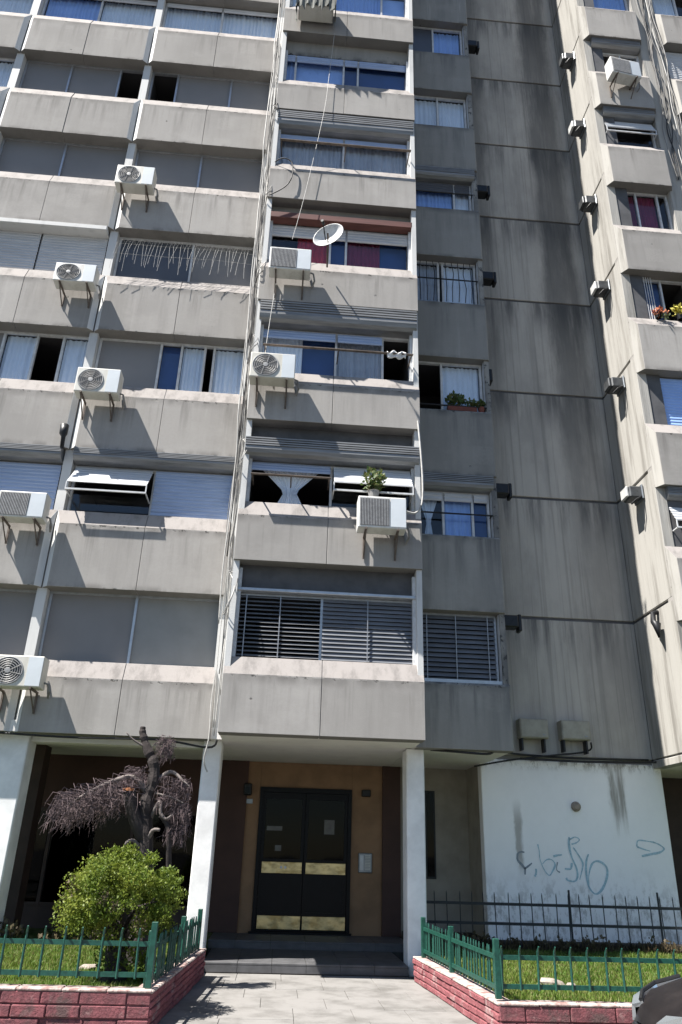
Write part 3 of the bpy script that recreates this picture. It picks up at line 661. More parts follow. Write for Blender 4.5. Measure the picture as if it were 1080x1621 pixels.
# entrance door
D = MB(); D.box(-1.07, -1.0, 4.0, 4.12, .27, 2.81); D.box(.68, .75, 4.0, 4.12, .27, 2.81); D.box(-1.0, .68, 4.0, 4.12, 2.72, 2.81); D.box(-1.12, .78, 3.96, 4.12, .262, .30)
door = D.build('entrance_door', 'door_black', BLD); door['label'] = 'black double door with brass push plates and kick plates'
for x0, x1 in ((-.995, -.165), (-.155, .675)):
    L = MB(); L.box(x0, x0 + .06, 4.03, 4.09, .305, 2.715); L.box(x1 - .06, x1, 4.03, 4.09, .305, 2.715); L.box(x0 + .06, x1 - .06, 4.03, 4.09, .305, .62); L.box(x0 + .06, x1 - .06, 4.03, 4.09, 1.2, 1.52); L.box(x0 + .06, x1 - .06, 4.03, 4.09, 2.6, 2.715); L.box(x0 + .06, x1 - .06, 4.04, 4.08, .62, 1.2)
    L.build('door_leaf', 'door_black', door)
    box('door_glass', 'door_glass', door, x0 + .062, x1 - .062, 4.05, 4.06, 1.522, 2.598)
    box('push_plate', 'brass', door, x0 + .04, x1 - .02, 4.018, 4.028, 1.27, 1.47, bevel=.006); box('kick_plate', 'brass', door, x0 + .015, x1 - .005, 4.018, 4.028, .335, .56, bevel=.006)
for x in (-.58, -.5): MB().lathe([(0, 4.0), (.022, 4.002), (.024, 4.017)], 12, o=(x, 0, 1.375)).build('door_lock', 'frame_aluminium', door)
box('paper_notice', 'dim_paper', door, -.90, -.60, 4.043, 4.047, 2.02, 2.10); box('paper_notice', 'dim_paper', door, -.72, -.60, 4.043, 4.047, 1.66, 1.76); box('paper_notice', 'dim_paper', door, .22, .42, 4.043, 4.047, 1.98, 2.24)
box('room_interior', 'door_black', door, -1.05, .73, 4.5, 4.55, .25, 2.85)

# ------------------------------------------------------------------ small fixtures on the building
def fixture(name, label, cat, parts, group=None):
    m0 = None
    for nm, mt, mb, bv in parts:
        if m0 is None: m0 = mb.build(name, mt, None, bevel=bv); tag(m0, label, cat, group)
        else: mb.build(nm, mt, m0, bevel=bv)
    return m0
fixture('wall_lamp', 'black wall lantern left of the entrance door', 'lamp', [('', 'black_metal', MB().box(-1.40, -1.24, 3.93, 4.045, 2.64, 2.86), .02), ('lamp_glass', 'door_glass', MB().box(-1.37, -1.27, 3.922, 3.929, 2.67, 2.80), 0)])
fixture('door_sign', 'small pale plate under the lantern left of the door', 'sign', [('', 'steel_grey', MB().box(-1.41, -1.21, 4.03, 4.046, 2.49, 2.58), .004)])
fixture('wall_lamp', 'small black box lamp above the intercom right of the door', 'lamp', [('', 'black_metal', MB().box(.94, 1.12, 3.94, 4.045, 2.69, 2.82), .015)])
ic = [('', 'steel_grey', MB().box(.90, 1.17, 4.015, 4.045, 1.32, 1.67), .015), ('speaker_plate', 'frame_aluminium', MB().box(.93, 1.0, 4.008, 4.0145, 1.36, 1.63), .003)]
for j in range(10): ic.append(('button', 'paper', MB().box(1.03, 1.13, 4.009, 4.0145, 1.37 + j * .027, 1.387 + j * .027), 0))
fixture('intercom_panel', 'grey metal intercom panel on the wall right of the door', 'intercom', ic)
for i, (x0, x1) in enumerate(((3.79, 4.34), (4.60, 5.16))):
    fixture('meter_box', ('left' if i == 0 else 'right') + ' one of two beige meter boxes above the white wall', 'meter box', [('', 'box_metal', MB().box(x0, x1, YD - .24, YD - .006, 3.74, 4.10), .012), ('lid', 'box_metal', MB().box(x0 + .02, x1 - .02, YD - .252, YD - .2405, 3.76, 4.08), .004), ('latch', 'steel_grey', MB().box(x1 - .12, x1 - .07, YD - .262, YD - .2525, 3.80, 3.815), 0),
        ('bracket', 'black_metal', MB().box(x0 + .03, x0 + .06, YD - .2, YD - .02, 3.52, 3.738), 0), ('bracket', 'black_metal', MB().box(x1 - .09, x1 - .06, YD - .2, YD - .02, 3.50, 3.738), 0)], 'meter boxes')
fixture('wall_dome', 'round dark dome lamp on the white wall', 'lamp', [('', 'stone', MB().lathe([(.001, -.10), (.05, -.095), (.075, -.07), (.088, -.03), (.09, 0)], 20, o=(4.845, 2.799, 2.57)), 0)])
# flue boxes: on the wing's side wall, and on the side of the narrow stack
flue_names = ['lowest', 'second lowest', 'third lowest', 'middle', 'third highest', 'second highest', 'highest']
for k in range(7):
    z = 5.86 + k * H; y = 1.75 + (.0 if k > 1 else -.08); x = XD - .012
    if k == 0:
        m = MB(); m.tube([(x, y, z + .22), (x - .1, y, z + .2), (x - .13, y - .02, z + .02), (x - .12, y - .12, z - .06), (x - .12, y - .14, z - .32)], [.05, .05, .055, .08, .02], 8)
        o = m.build('flue_stub', 'black_metal', None, smooth=True); tag(o, 'broken black flue elbow, lowest on the cream wall at right', 'flue'); continue
    m = MB(); m.box(x - .30, x, y - .17, y + .17, z - .13, z + .13)
    o = m.build('flue_box', 'flue_metal', None, bevel=.025); tag(o, f'dark metal flue box on the cream side wall, {flue_names[k]}' if k < 6 else 'dark metal flue box on the cream side wall, highest', 'flue box', 'flue boxes on the cream wall')
    box('flue_cap', 'flue_white' if k in (1, 3, 5) else 'flue_metal', o, x - .36, x - .302, y - .14, y + .14, z - .11, z + .12, bevel=.015)
    box('wall_collar', 'steel_grey', o, x - .05, x - .012, y - .2, y + .2, z - .16, z + .16, bevel=.01)
    m = MB(); m.tube([(x - .06, y - .17, z - .10), (x - .2, y - .21, z - .2), (x - .28, y - .12, z - .28)], .02, 6); m.build('drain_pipe', 'black_metal', o)
names2 = {0: 'lowest', 1: 'second lowest', 3: 'third lowest', 4: 'second highest', 6: 'highest', 2: 'beside the planter window'}
for k in (0, 1, 2, 3, 4, 6):
    z = 5.66 + k * H; y = 1.5; x = XCR - .012
    m = MB(); m.box(x, x + .40, y - .13, y + .13, z - .10, z + .13)
    if k == 2: m = MB(); m.box(x, x + .22, y - .12, y + .12, z - .16, z + .16)
    o = m.build('flue_box', 'black_metal', None, bevel=.02); tag(o, 'black flue box at the edge of the shaded window stack, ' + names2[k], 'flue box', 'flue boxes beside the shaded stack')
    if k != 2: box('flue_cap', 'black_metal', o, x + .402, x + .47, y - .10, y + .10, z - .16, z + .16, bevel=.015)

# ------------------------------------------------------------------ air conditioners
def make_ac(kind):
    root = thing('air_conditioner', 'x', 'air conditioner')
    MB().box(-.41, .41, -.30, 0, 0, .54).build('casing', 'ac_white', root, bevel=.018, seg=2)
    if kind == 'fan':
        f = MB(); f.lathe([(.215, -.302), (.235, -.316), (.245, -.302)], 32, o=(-.13, 0, .27)); 
        g = f.build('fan_grille', 'ac_grille', root, smooth=True)
        MB().lathe([(.001, -.3035), (.216, -.3035)], 32, o=(-.13, 0, .27)).build('fan_opening', 'ac_dark', g)
        r = MB()
        for j in range(1, 6): r.lathe([(.038 * j, -.31), (.038 * j + .006, -.314), (.038 * j + .012, -.31)], 28, o=(-.13, 0, .27))
        for j in range(8):
            a = j * math.pi / 4; r.tube([(-.13 + .03 * math.cos(a), -.311, .27 + .03 * math.sin(a)), (-.13 + .22 * math.cos(a + .5), -.311, .27 + .22 * math.sin(a + .5))], .005, 4)
        r.lathe([(.001, -.318), (.045, -.316), (.05, -.308)], 16, o=(-.13, 0, .27)); r.build('grille_ring', 'ac_grille', g)
        box('side_panel', 'ac_panel', root, .17, .40, -.306, -.301, .02, .52)
    else:
        b = box('grille_recess', 'ac_dark', root, -.38, .12, -.304, -.301, .04, .50)
        for j in range(19): box('fin', 'ac_grille', b, -.375 + j * .0265, -.362 + j * .0265, -.316, -.3045, .04, .50)
        box('side_panel', 'ac_panel', root, .14, .40, -.307, -.301, .03, .51)
    for x in (-.27, .27):
        m = MB(); m.box(x - .015, x + .015, -.32, .12, -.035, -.002); m.box(x - .015, x + .015, .09, .12, -.38, -.035); m.tube([(x, -.28, -.03), (x, .1, -.36)], .012, 5); m.build('bracket', 'rust_steel', root)
    m = MB(); m.tube([(.41, -.1, .12), (.47, -.1, .1), (.5, -.04, -.02), (.46, .08, -.1), (.40, .12, .2)], .018, 6); m.build('pipe', 'cable_grey', root)
    return root
AF, AV = make_ac('fan'), make_ac('vane'); used = set()
def put_ac(proto, x, yback, ztop, label, s=(1, 1, 1), rz=0):
    o = proto if proto not in used else copy_tree(proto)
    if proto not in used: used.add(proto)
    o.location = (x, yback, ztop - .54 * s[2]); o.scale = s; o.rotation_euler.z = rz; o['label'] = label; o['group'] = 'air conditioners on the facade'; o['category'] = 'air conditioner'
    return o
ya = YA - .13
put_ac(AF, -4.66, ya, 15.38, 'white air conditioner with round fan, highest in the left bays')
put_ac(AF, -5.47, ya, 12.50, 'white air conditioner with round fan beside the closed white shutters', (1, 1, .85))
put_ac(AF, -4.61, ya, 9.99, 'white air conditioner with round fan below windows with white curtains')
put_ac(AV, -5.50, ya, 7.30, 'white air conditioner with ribbed grille at the left edge, below blue shutters', (1, 1, .92))
put_ac(AF, -5.0, ya, 4.40, 'white air conditioner with round fan at the left edge, lowest of all', (1, 1, .92))
put_ac(AF, -1.28, -.13, 10.0, 'white air conditioner with round fan below a railed window in the centre')
put_ac(AV, -1.10, -.13, 12.55, 'white ribbed air conditioner left of the satellite dish')
put_ac(AV, .755, -.13, 7.20, 'white ribbed air conditioner with a plant on top in the centre', (1, 1, 1.08))
put_ac(AV, 7.12, YA - .1, 20.72, 'white ribbed air conditioner on the right wing near the top', (1, 1, 1.1), .12)
co = thing('covered_air_conditioner', 'ragged grey cloth over an air conditioner at the top of the centre bay', 'cloth', (-.92, -.05, 20.0))
MB().box(-.42, .42, -.42, -.02, .12, .66).build('casing', 'ac_white', co, bevel=.02)
m = MB(); nx, nz = 40, 14
ring = [(-.47, .0), (-.47, -.47), (.47, -.47), (.47, .0)]
def ringp(t_):
    L = [.47, .94, .47]; d = t_ * sum(L)
    for i in range(3):
        if d <= L[i] + 1e-6: a, b = Vector(ring[i]), Vector(ring[i + 1]); return a + (b - a) * (d / L[i])
        d -= L[i]
    return Vector(ring[3])
for j in range(nz + 1):
    for i in range(nx + 1):
        p = ringp(i / nx); f = j / nz; rag = .10 * math.sin(i * 1.3) + .07 * math.sin(i * 2.9 + 1) + U(-.03, .03)
        o_ = 1 + .05 * math.sin(i * 1.9 + f * 3) * f; m.v.append((p.x * o_, p.y * o_, .72 - f * (.72 - .02 - rag * (f > .8))))
for j in range(nz):
    for i in range(nx): a = j * (nx + 1) + i; m.f.append((a, a + 1, a + nx + 2, a + nx + 1)); m.mi.append(0)
m.quad((-.48, -.48, .722), (.48, -.48, .722), (.48, .01, .722), (-.48, .01, .722)); m.build('ragged_cover', 'cloth_grey', co)

# satellite dish
sd = thing('satellite_dish', 'white satellite dish on an arm in front of red curtained window', 'satellite dish', (-.38, -.55, 12.85))
m = MB(); prof = [(r_ * .33, .09 * r_ * r_ - .09) for r_ in (0.01, .2, .4, .6, .8, .95, 1.0)]; m.lathe(prof, 36, axis='z')
o = m.build('reflector', 'dish_white', sd, smooth=True); o.modifiers.new('thick', 'SOLIDIFY').thickness = .012
AIM = Vector((-.30, -.9, -.02)).normalized(); o.rotation_euler = AIM.to_track_quat('Z', 'Y').to_euler(); o.rotation_euler.rotate_axis('Z', .5); o.scale = (1, .74, 1)
m = MB(); m.tube([(0, .03, -.08), (0, .08, -.25), (.02, .45, -.42)], .018, 6); m.tube([(0, .03, -.08), Vector((0, 0, 0)) + AIM * .05], .02, 6); m.build('mast', 'rust_steel', sd)
m = MB(); low = Vector((-.05, -.02, -.16)); m.tube([low, low * .2 + AIM * .34], .012, 6); m.tube([low * .2 + AIM * .33, low * .2 + AIM * .42], .03, 8); m.build('feed_arm', 'black_metal', sd)

# washing, plants on sills
cl = MB(); n = 14
for i in range(n + 1):
    for j in range(5): cl.v.append((.86 + .36 * i / n, -.17 + .02 * math.sin(i * 1.1 + j) - .03 * (j < 2), 10.40 - .03 * j - .02 * math.sin(i * .9)))
for i in range(n):
    for j in range(4): a = i * 5 + j; cl.f.append((a, a + 1, a + 6, a + 5)); cl.mi.append(0)
o = cl.build('hanging_towel', 'cloth_white', None, smooth=True); o.modifiers.new('t', 'SOLIDIFY').thickness = .02; tag(o, 'white towel over the rail of the window with a dark open pane', 'towel')
def leaves(m, c, rad, n, size, up=.3):
    for _ in range(n):
        d = Vector((random.gauss(0, 1), random.gauss(0, 1), random.gauss(0, 1))).normalized() * (R() ** .4)
        p = Vector(c) + Vector((d.x * rad[0], d.y * rad[1], d.z * rad[2]))
        a = Vector((U(-1, 1), U(-1, 1), U(-.4, 1) + up)).normalized(); b = a.cross(Vector((U(-1, 1), U(-1, 1), U(-1, 1)))).normalized(); s = size * U(.6, 1.4)
        m.v += [tuple(p), tuple(p + a * s * .5 + b * s * .3), tuple(p + a * s), tuple(p + a * s * .5 - b * s * .3)]; i = len(m.v); m.f.append((i - 4, i - 3, i - 2, i - 1)); m.mi.append(0)
pp = thing('potted_plant', 'leafy potted plant on top of the centre air conditioner', 'plant', (.62, -.25, 7.2))
MB().lathe([(.07, 0), (.1, .16), (.11, .17), (.09, .165), (.001, .15)], 14, axis='z').build('pot', 'cable_grey', pp); m = MB(); leaves(m, (0, 0, .38), (.2, .16, .25), 260, .09); m.build('foliage', 'pot_leaf', pp)
wp = thing('window_planter', 'long terracotta trough with plants on a shaded window sill', 'planter', (2.55, YC + .12, CT + 2 * H))
box('trough', 'terracotta', wp, -.3, .3, -.09, .05, .0, .13, bevel=.01); m = MB(); leaves(m, (-.12, -.02, .26), (.2, .08, .16), 260, .08, .8); leaves(m, (.2, -.02, .2), (.14, .08, .1), 120, .07, .8); m.build('foliage', 'pot_leaf', wp)
wp = thing('potted_plant', 'small pale pot plant at the right end of the shaded sill', 'plant', (2.95, YC + .08, CT + 2 * H)); MB().lathe([(.05, 0), (.075, .12), (.065, .12), (.001, .11)], 12, axis='z').build('pot', 'terracotta', wp); m = MB(); leaves(m, (0, 0, .18), (.1, .06, .06), 60, .09); m.build('foliage', 'pot_leaf', wp)
z3 = ZT + 3 * H
fp = thing('flower_pot', 'orange flowers hanging over the sill of the right wing', 'plant', (7.12, YA + .12, z3)); MB().lathe([(.06, 0), (.09, .12), (.08, .12), (.001, .11)], 12, axis='z').build('pot', 'black_metal', fp); m = MB(); leaves(m, (0, -.08, .08), (.2, .1, .1), 110, .07); m.build('flowers', 'petal', fp); m = MB(); leaves(m, (0.08, -.12, -.05), (.1, .05, .12), 40, .06); m.build('foliage', 'pot_leaf', fp)
fp = thing('flower_pot', 'yellow green plant on the sill at the right edge', 'plant', (7.62, YA + .12, z3)); MB().lathe([(.06, 0), (.09, .12), (.08, .12), (.001, .11)], 12, axis='z').build('pot', 'black_metal', fp); m = MB(); leaves(m, (0, 0, .22), (.14, .1, .16), 130, .08); m.build('foliage', 'petal_yellow', fp)

# wire strands on the window of the left bay
wg = thing('wire_guard', 'row of bent wires hanging across a dark window in the left bay', 'wires', (-3.4, YA, 13.4))
for i in range(36):
    x = -1.45 + i * .08 + U(-.02, .02); y = -.07 + U(-.02, .02); l = U(.35, .75); sw = U(-.14, .04)
    m = MB(); m.tube([(x + .05, y + .03, .12 + U(-.03, .05)), (x + .03, y - .05, .15), (x, y - .07, .0), (x + sw * .6, y - .08 + U(-.03, .03), -l * .5), (x + sw, y - .05, -l)], .0035, 4); m.build('wire', 'cable_white', wg)
for zz in (.06, -.22):
    m = MB(); m.tube([(-1.48, -.08, zz), (-.4, -.09, zz - .02), (.6, -.08, zz + .01), (1.45, -.08, zz - .03)], .004, 4); m.build('wire', 'cable_white', wg)
# bars on C window k3
sb = thing('window_bars', 'thin wavy window bars on a shaded curtained window', 'bars', (2.3, YC, 12.7))
for i in range(11):
    x = -.7 + i * .14; m = MB(); m.tube([(x, .03, -.05), (x + U(-.03, .03), .0, .3), (x + U(-.04, .04), .0, .7), (x, .03, 1.05)], .009, 4); m.build('bar', 'black_metal', sb)

# ------------------------------------------------------------------ cables
def cable(parent, pts, r, mat, name='cable', n=5): return MB().tube(smooth_pts([tuple(p) for p in pts], 5), r, n).build(name, mat, parent, smooth=True)
cb = thing('cable_bundle', 'tangle of white and black cables running down beside the centre bay', 'cables', (XBL - .09, .55, 3.3))
random.seed(11)
for i in range(17):
    zt = U(14, 24) if i < 14 else U(21, 26); zb = U(2.6, 4.2) if i < 5 else U(4, 11); pts = []; z = zt; x0 = U(-.13, .03); y0 = U(-.35, .1)
    while z > zb:
        pts.append((x0 + U(-.035, .035), y0 + U(-.06, .06), z - 3.3)); z -= U(.6, 1.3)
    if len(pts) > 2: cable(cb, pts, U(.006, .014), random.choice(['cable_white', 'cable_grey', 'cable_grey', 'cable_black', 'cable_black']))
for zc in (12.9, 15.0, 17.6, 11.0, 8.6, 6.0):   # loose loops
    for j in range(2): cable(cb, [(.0, -.2, zc - 3.3), (.12 + U(0, .1), -.5, zc - 3.5 - U(0, .3)), (.05, -.58, zc - 3.9 - U(0, .3)), (-.02, -.3, zc - 4.1)], U(.005, .01), random.choice(['cable_white', 'cable_black', 'cable_grey']))
m = thing('cable_loop', 'black cable hanging in a loop over the sill above the satellite dish', 'cable', (-1.45, -.05, 15.4)); cable(m, [(-.2, .15, .02), (.0, -.01, .03), (.22, -.03, -.1), (.24, -.03, -.55), (.1, -.03, -.85), (-.2, -.02, -1.1)], .013, 'cable_black')
rp = tag(MB().tube(smooth_pts([(-.44, -.06, 19.8), (-.52, -.07, 18.2), (-.6, -.08, 16.9), (-.9, -.09, 14.4), (-1.1, -.09, 13.1)]), .005, 5).build('rope', 'cable_white'), 'thin white rope hanging down the upper centre bay', 'rope')
rp = tag(MB().tube(smooth_pts([(-1.36, -.06, 11.95), (-1.40, -.06, 11.3), (-1.44, -.06, 10.6), (-1.46, -.1, 9.9)]), .008, 5).build('rope', 'cable_white'), 'short white rope below the ribbed air conditioner by the dish', 'rope')
tag(MB().tube(smooth_pts([(-1.86, .70, 4.45), (-1.90, .74, 3.9), (-1.88, .72, 3.3), (-1.93, .76, 2.95), (-1.86, .8, 2.76)]), .012, 6).build('hanging_cable', 'cable_white'), 'white cable end dangling in front of the left entrance column', 'cable')
tag(MB().tube(smooth_pts([(-8, YA + .04, 3.22), (-6, YA + .02, 3.26), (-4.2, YA + .03, 3.22), (-2.7, YA + .03, 3.235), (-1.9, YA + .06, 3.15), (-1.76, .9, 3.27)]), .018, 6).build('soffit_cable', 'cable_black'), 'black cable strung under the lowest left balcony band', 'cable')
wc = thing('wall_cables', 'black cables sagging along the top of the white wall', 'cables', (4.8, 2.7, 3.4))
cable(wc, [(-3.0, -1.55, -.12), (-2.6, -1.75, -.16), (-2.1, -1.78, -.18), (-1.75, -1.2, -.05), (-1.0, -.05, .05), (.1, -.06, .02), (1.5, -.06, .04)], .02, 'cable_black')
cable(wc, [(-1.9, -.1, -.2), (-1.2, -.05, -.06), (-.5, -.06, .04), (.3, -.09, .15), (.35, -.2, .3)], .017, 'cable_black'); cable(wc, [(-1.0, -.05, -.02), (.1, -.07, -.04), (.9, -.06, -.02), (1.6, -.1, .0), (2.4, -.8, .02)], .02, 'cable_black')
tag(MB().tube(smooth_pts([(1.46, -.02, 9.0), (1.50, -.05, 8.3), (1.52, -.06, 7.75), (1.5, -.06, 7.3), (1.38, -.06, 7.1), (1.18, -.16, 7.08)]), .02, 6).build('drain_hose', 'cable_white'), 'white drain hose running down to the centre air conditioner', 'hose')
for i in range(9):
    x = 8.2 + R() * .4; pts = [(x + U(-.08, .08), .97 + U(-.03, .02), 27 - j * .9) for j in range(12)]
    if i == 0: wb = thing('wing_cables', 'bundle of pale cables on the right wing pier', 'cables', (0, 0, 0))
    cable(wb, pts, U(.006, .014), random.choice(['cable_white', 'cable_grey', 'cable_black']))
# funnel on the gap pier
m = MB(); m.tube([(-5.1, .7, 8.36), (-5.12, .72, 8.6), (-5.13, .72, 8.66), (-5.135, .72, 8.85)], [.035, .04, .075, .08], 10); tag(m.build('drain_funnel', 'black_metal', None, smooth=True), 'black drain funnel between the two left bays', 'pipe')

# ------------------------------------------------------------------ planter walls of brick
def brick_wall(label, p0, p1, ztop, thick, mat, inner, cap='cap_mortar', z0=-.02, ch=.12, bl0=.42):
    p0, p1 = Vector((*p0, 0)), Vector((*p1, 0)); d = (p1 - p0); L = d.length; d.normalize(); nrm = Vector((-d.y, d.x, 0)) * inner
    root = thing('planter_wall', label, 'wall', p0)
    C = lambda s, t_, z: d * s + nrm * t_ + Vector((0, 0, z))
    m = MB(); m.obox(C(L / 2, thick / 2 + .006, (z0 + ztop - .03) / 2), d * (L / 2 - .004), nrm * (thick / 2 - .006), Vector((0, 0, (ztop - .03 - z0) / 2))); m.build('mortar_core', 'mortar', root)
    nc = max(1, int(round((ztop - .02 - 0) / ch))); ch = (ztop - .02) / nc
    for c in range(nc):
        s = -.2 * R() - .05
        while s < L - .02:
            bl = bl0 * U(.75, 1.15); a, b = max(s, 0) + .004, min(s + bl, L) - .004; s += bl
            if b - a < .04: continue
            o = U(-.008, .01); dv = d + Vector((0, 0, U(-.012, .012))); mm = MB(); mm.obox(C((a + b) / 2, .05 - o, (c + .5) * ch), dv * ((b - a) / 2), nrm * .055 + d * U(-.001, .001), Vector((U(-.002, .002), 0, ch / 2 - U(.003, .007))))
            mm.build('brick', mat, root, bevel=.009)
    n = int(L / .45) + 1
    for i in range(n):
        a, b = L * i / n, L * (i + 1) / n; mm = MB(); mm.obox(C((a + b) / 2, thick / 2 - .004, ztop - .012 + U(-.004, .004)), d * ((b - a) / 2 - .001), nrm * (thick / 2 + .003), Vector((0, 0, .014))); mm.build('coping', cap, root, bevel=.01)
    return root
LF, RF = -1.84, 1.62
brick_wall('worn red brick planter wall on the left facing the street', (LF - .005, -3.1), (-7.5, -3.1), .36, .2, 'red_brick', -1)
brick_wall('red brick planter wall on the right facing the street', (RF + .005, -3.1), (7.5, -3.1), .31, .2, 'red_brick', 1)
brick_wall('shaded red brick planter wall along the left side of the path', (LF, -3.095), (-1.62, .62), .35, .2, 'pink_brick', 1, ch=.072, bl0=.36)
brick_wall('pink painted brick planter wall along the right side of the path', (RF, -3.095), (1.38, .62), .31, .2, 'pink_brick', -1, ch=.072, bl0=.36)

# ------------------------------------------------------------------ green fences
def fence(label, p0, p1, zb, zt, rl, ru, step, posts, bend=(0, -.03), mat='fence_green', w=.013, post=.03, pt=.06, name='green_fence', spear=False, lean=0.):
    p0, p1 = Vector((*p0, 0)), Vector((*p1, 0)); d = p1 - p0; L = d.length; d.normalize(); nrm = Vector((-d.y, d.x, 0))
    root = thing(name, label, 'fence', p0); Z = Vector((0, 0, 1))
    for z in (rl, ru): MB().obox(d * (L / 2) + Z * z, d * (L / 2), nrm * .010, Z * .022).build('rail', mat, root)
    n = int(L / step)
    def picket():
        m = MB(); pts = [(0, 0, zb), (0, 0, zt - .09), (bend[0] * .3, bend[1] * .3, zt - .04), (bend[0], bend[1], zt)]
        m.tube(pts, [w, w, w * .95, w * .55] if not spear else [w, w, w, w * .3], 6); return m.mesh('picket', mat)
    me = picket()
    for i in range(n + 1):
        s = min(L, .05 + i * step)
        o = bpy.data.objects.new('picket', me); COL.objects.link(o); o.parent = root; o.location = d * s - nrm * .014 * (1 if name == 'green_fence' else 0); o.rotation_euler = (U(-.02, .02), U(-.025, .025) + lean, 0)
    for s in posts:
        MB().obox(d * s + Z * ((zb - .08 + zt + pt) / 2), d * post, nrm * post, Z * ((zt + pt - zb + .08) / 2)).build('post', mat, root, bevel=.004)
    return root
fence('green picket fence on the left brick wall facing the street', (-7.4, -3.0), (LF - .06, -3.0), .44, .885, .475, .745, .19, [5.5, 2.2], (.012, -.05), lean=.0)
fence('green picket fence on the right brick wall facing the street', (RF + .03, -3.0), (7.4, -3.0), .41, .81, .44, .70, .185, [.0, 5.5], (.0, -.045))
fence('shaded green picket fence along the left side of the path', (LF - .09, -2.95), (-1.73, .5), .36, .80, .42, .70, .115, [.03, 2.0, 3.4], (0, 0))
fence('green picket fence along the right side of the path', (RF + .09, -2.93), (1.50, .5), .34, .77, .40, .68, .115, [1.9, 3.38], (0, 0))
fence('black iron railing in front of the white wall', (1.75, 2.05), (7.4, 2.05), .40, 1.13, .66, .95, .205, [2.55, 4.1], (0, 0), 'rail_black', .009, .014, .06, 'iron_railing', True)
st_ = tag(MB().box(1.78, 14, 2.0, 2.12, .1, .42).build('bed_kerb', 'dirt_curb', None, bevel=.02), 'low dirty kerb between the right lawn and the flower bed', 'kerb')

# ------------------------------------------------------------------ grass and planting
def grass(label, x0, x1, y0, y1, n, zg=.262, hmin=.03, hmax=.075, name='grass', mat='grass', thin=1.):
    m = MB()
    for _ in range(n):
        x, y = U(x0, x1), U(y0, y1); pn = math.sin(x * 2.7 + 1.3 * math.sin(y * 1.9)) * math.sin(y * 3.1 + 1.1 * math.sin(x * 2.3))
        if pn > .55 and R() < .65: continue
        h = U(hmin, hmax) * (1.25 if pn < -.3 else 1); a = U(0, 6.3); w = .006 * thin * U(.7, 1.4); lx, ly = U(-.5, .5) * h, U(-.5, .5) * h
        cx, sx = math.cos(a) * w, math.sin(a) * w; i = len(m.v)
        m.v += [(x - cx, y - sx, zg), (x + cx, y + sx, zg), (x + lx * .4 + cx * .6, y + ly * .4 + sx * .6, zg + h * .6), (x + lx * .4 - cx * .6, y + ly * .4 - sx * .6, zg + h * .6), (x + lx, y + ly, zg + h)]
        m.f += [(i, i + 1, i + 2, i + 3), (i + 3, i + 2, i + 4)]; m.mi += [0, 0]
    o = stuff(m.build(name, mat)); o['label'] = label; o['category'] = 'grass'; return o
grass('short green grass of the left lawn', -5.6, -1.95, -2.88, 1.6, 42000)
grass('short green grass of the right lawn', 1.72, 6.5, -2.88, 1.98, 56000)
m = MB()
for _ in range(900):
    x, y = U(1.9, 6.4), U(1.86, 1.99); h = U(.08, .24); i = len(m.v); l = U(-.06, .06); w = U(.004, .012)
    m.v += [(x - w, y, .26), (x + w, y, .26), (x + l + w * .6, y - U(0, .06), .26 + h * .7), (x + l * 1.5, y - U(0, .08), .26 + h)]; m.f += [(i, i + 1, i + 2, i + 3)]; m.mi += [0]
for _ in range(60): leaves(m, (U(1.9, 6.4), 1.9, U(.3, .45)), (.08, .05, .08), 8, .07)
o = stuff(m.build('dry_plants', 'dry_plant')); o['label'] = 'dry brown plants along the kerb of the right bed'; o['category'] = 'plants'
m = MB()
for _ in range(40): leaves(m, (U(-5.4, -2.0), U(1.2, 1.8), U(.3, .5)), (.1, .08, .12), 14, .08, .8)
o = stuff(m.build('dry_plants', 'dry_plant')); o['label'] = 'dry plants at the back edge of the left lawn'; o['category'] = 'plants'
def rock(label, c, r, seed):
    bm = bmesh.new(); bmesh.ops.create_icosphere(bm, subdivisions=2, radius=1); rnd = random.Random(seed)
    for v in bm.verts: k = rnd.uniform(.7, 1.2); v.co = Vector((v.co.x * r[0] * k, v.co.y * r[1] * k, v.co.z * r[2] * k))
    me = bpy.data.meshes.new('rock'); bm.to_mesh(me); bm.free(); me.materials.append(MATS['stone']); o = bpy.data.objects.new('rock', me); COL.objects.link(o); o.location = c; tag(o, label, 'rock')
rock('flat pale stone lying on the right lawn', (2.62, -1.7, .30), (.16, .10, .06), 1)
rock('small dark stone beside the flat stone on the right lawn', (2.83, -1.85, .29), (.07, .06, .05), 2)
rock('pale stone on the left lawn behind the fence', (-2.86, -1.2, .29), (.13, .12, .06), 4)

# round shrub
sh = thing('round_shrub', 'round clipped green shrub on a stem behind the left fence', 'shrub', (-2.42, -2.1, .26))
m = MB(); m.tube([(0, 0, -.03), (.03, .02, .15), (-.02, 0, .4), (.02, .02, .8)], [.16, .13, .1, .04], 10)
for j in range(14):
    a = j * .449 * math.pi; m.tube([(0, 0, .15 + j * .02), (.2 * math.cos(a), .2 * math.sin(a), .5 + .02 * j), (.5 * math.cos(a), .48 * math.sin(a), .75 + .03 * (j % 5))], [.035, .02, .006], 5)
m.build('trunk', 'bark', sh, smooth=True)
random.seed(21); m = MB(); clumps = []
for _ in range(210):
    d = Vector((random.gauss(0, 1), random.gauss(0, 1), random.gauss(0, 1))).normalized(); rr = U(.62, 1.0) if R() < .9 else U(1.0, 1.1)
    if d.z < -.75: continue
    clumps.append(Vector((d.x * .64 * rr, d.y * .6 * rr, .84 + d.z * (.46 if d.z > 0 else .5) * rr)) + Vector((U(-.04, .04), U(-.04, .04), U(-.05, .05))))
for c in clumps:
    s = U(.05, .17)
    leaves(m, c, (s, s, s * U(.7, 1.2)), int(40 + 950 * s), .033, .25)
m.build('crown', 'shrub_leaf', sh)
m = MB()
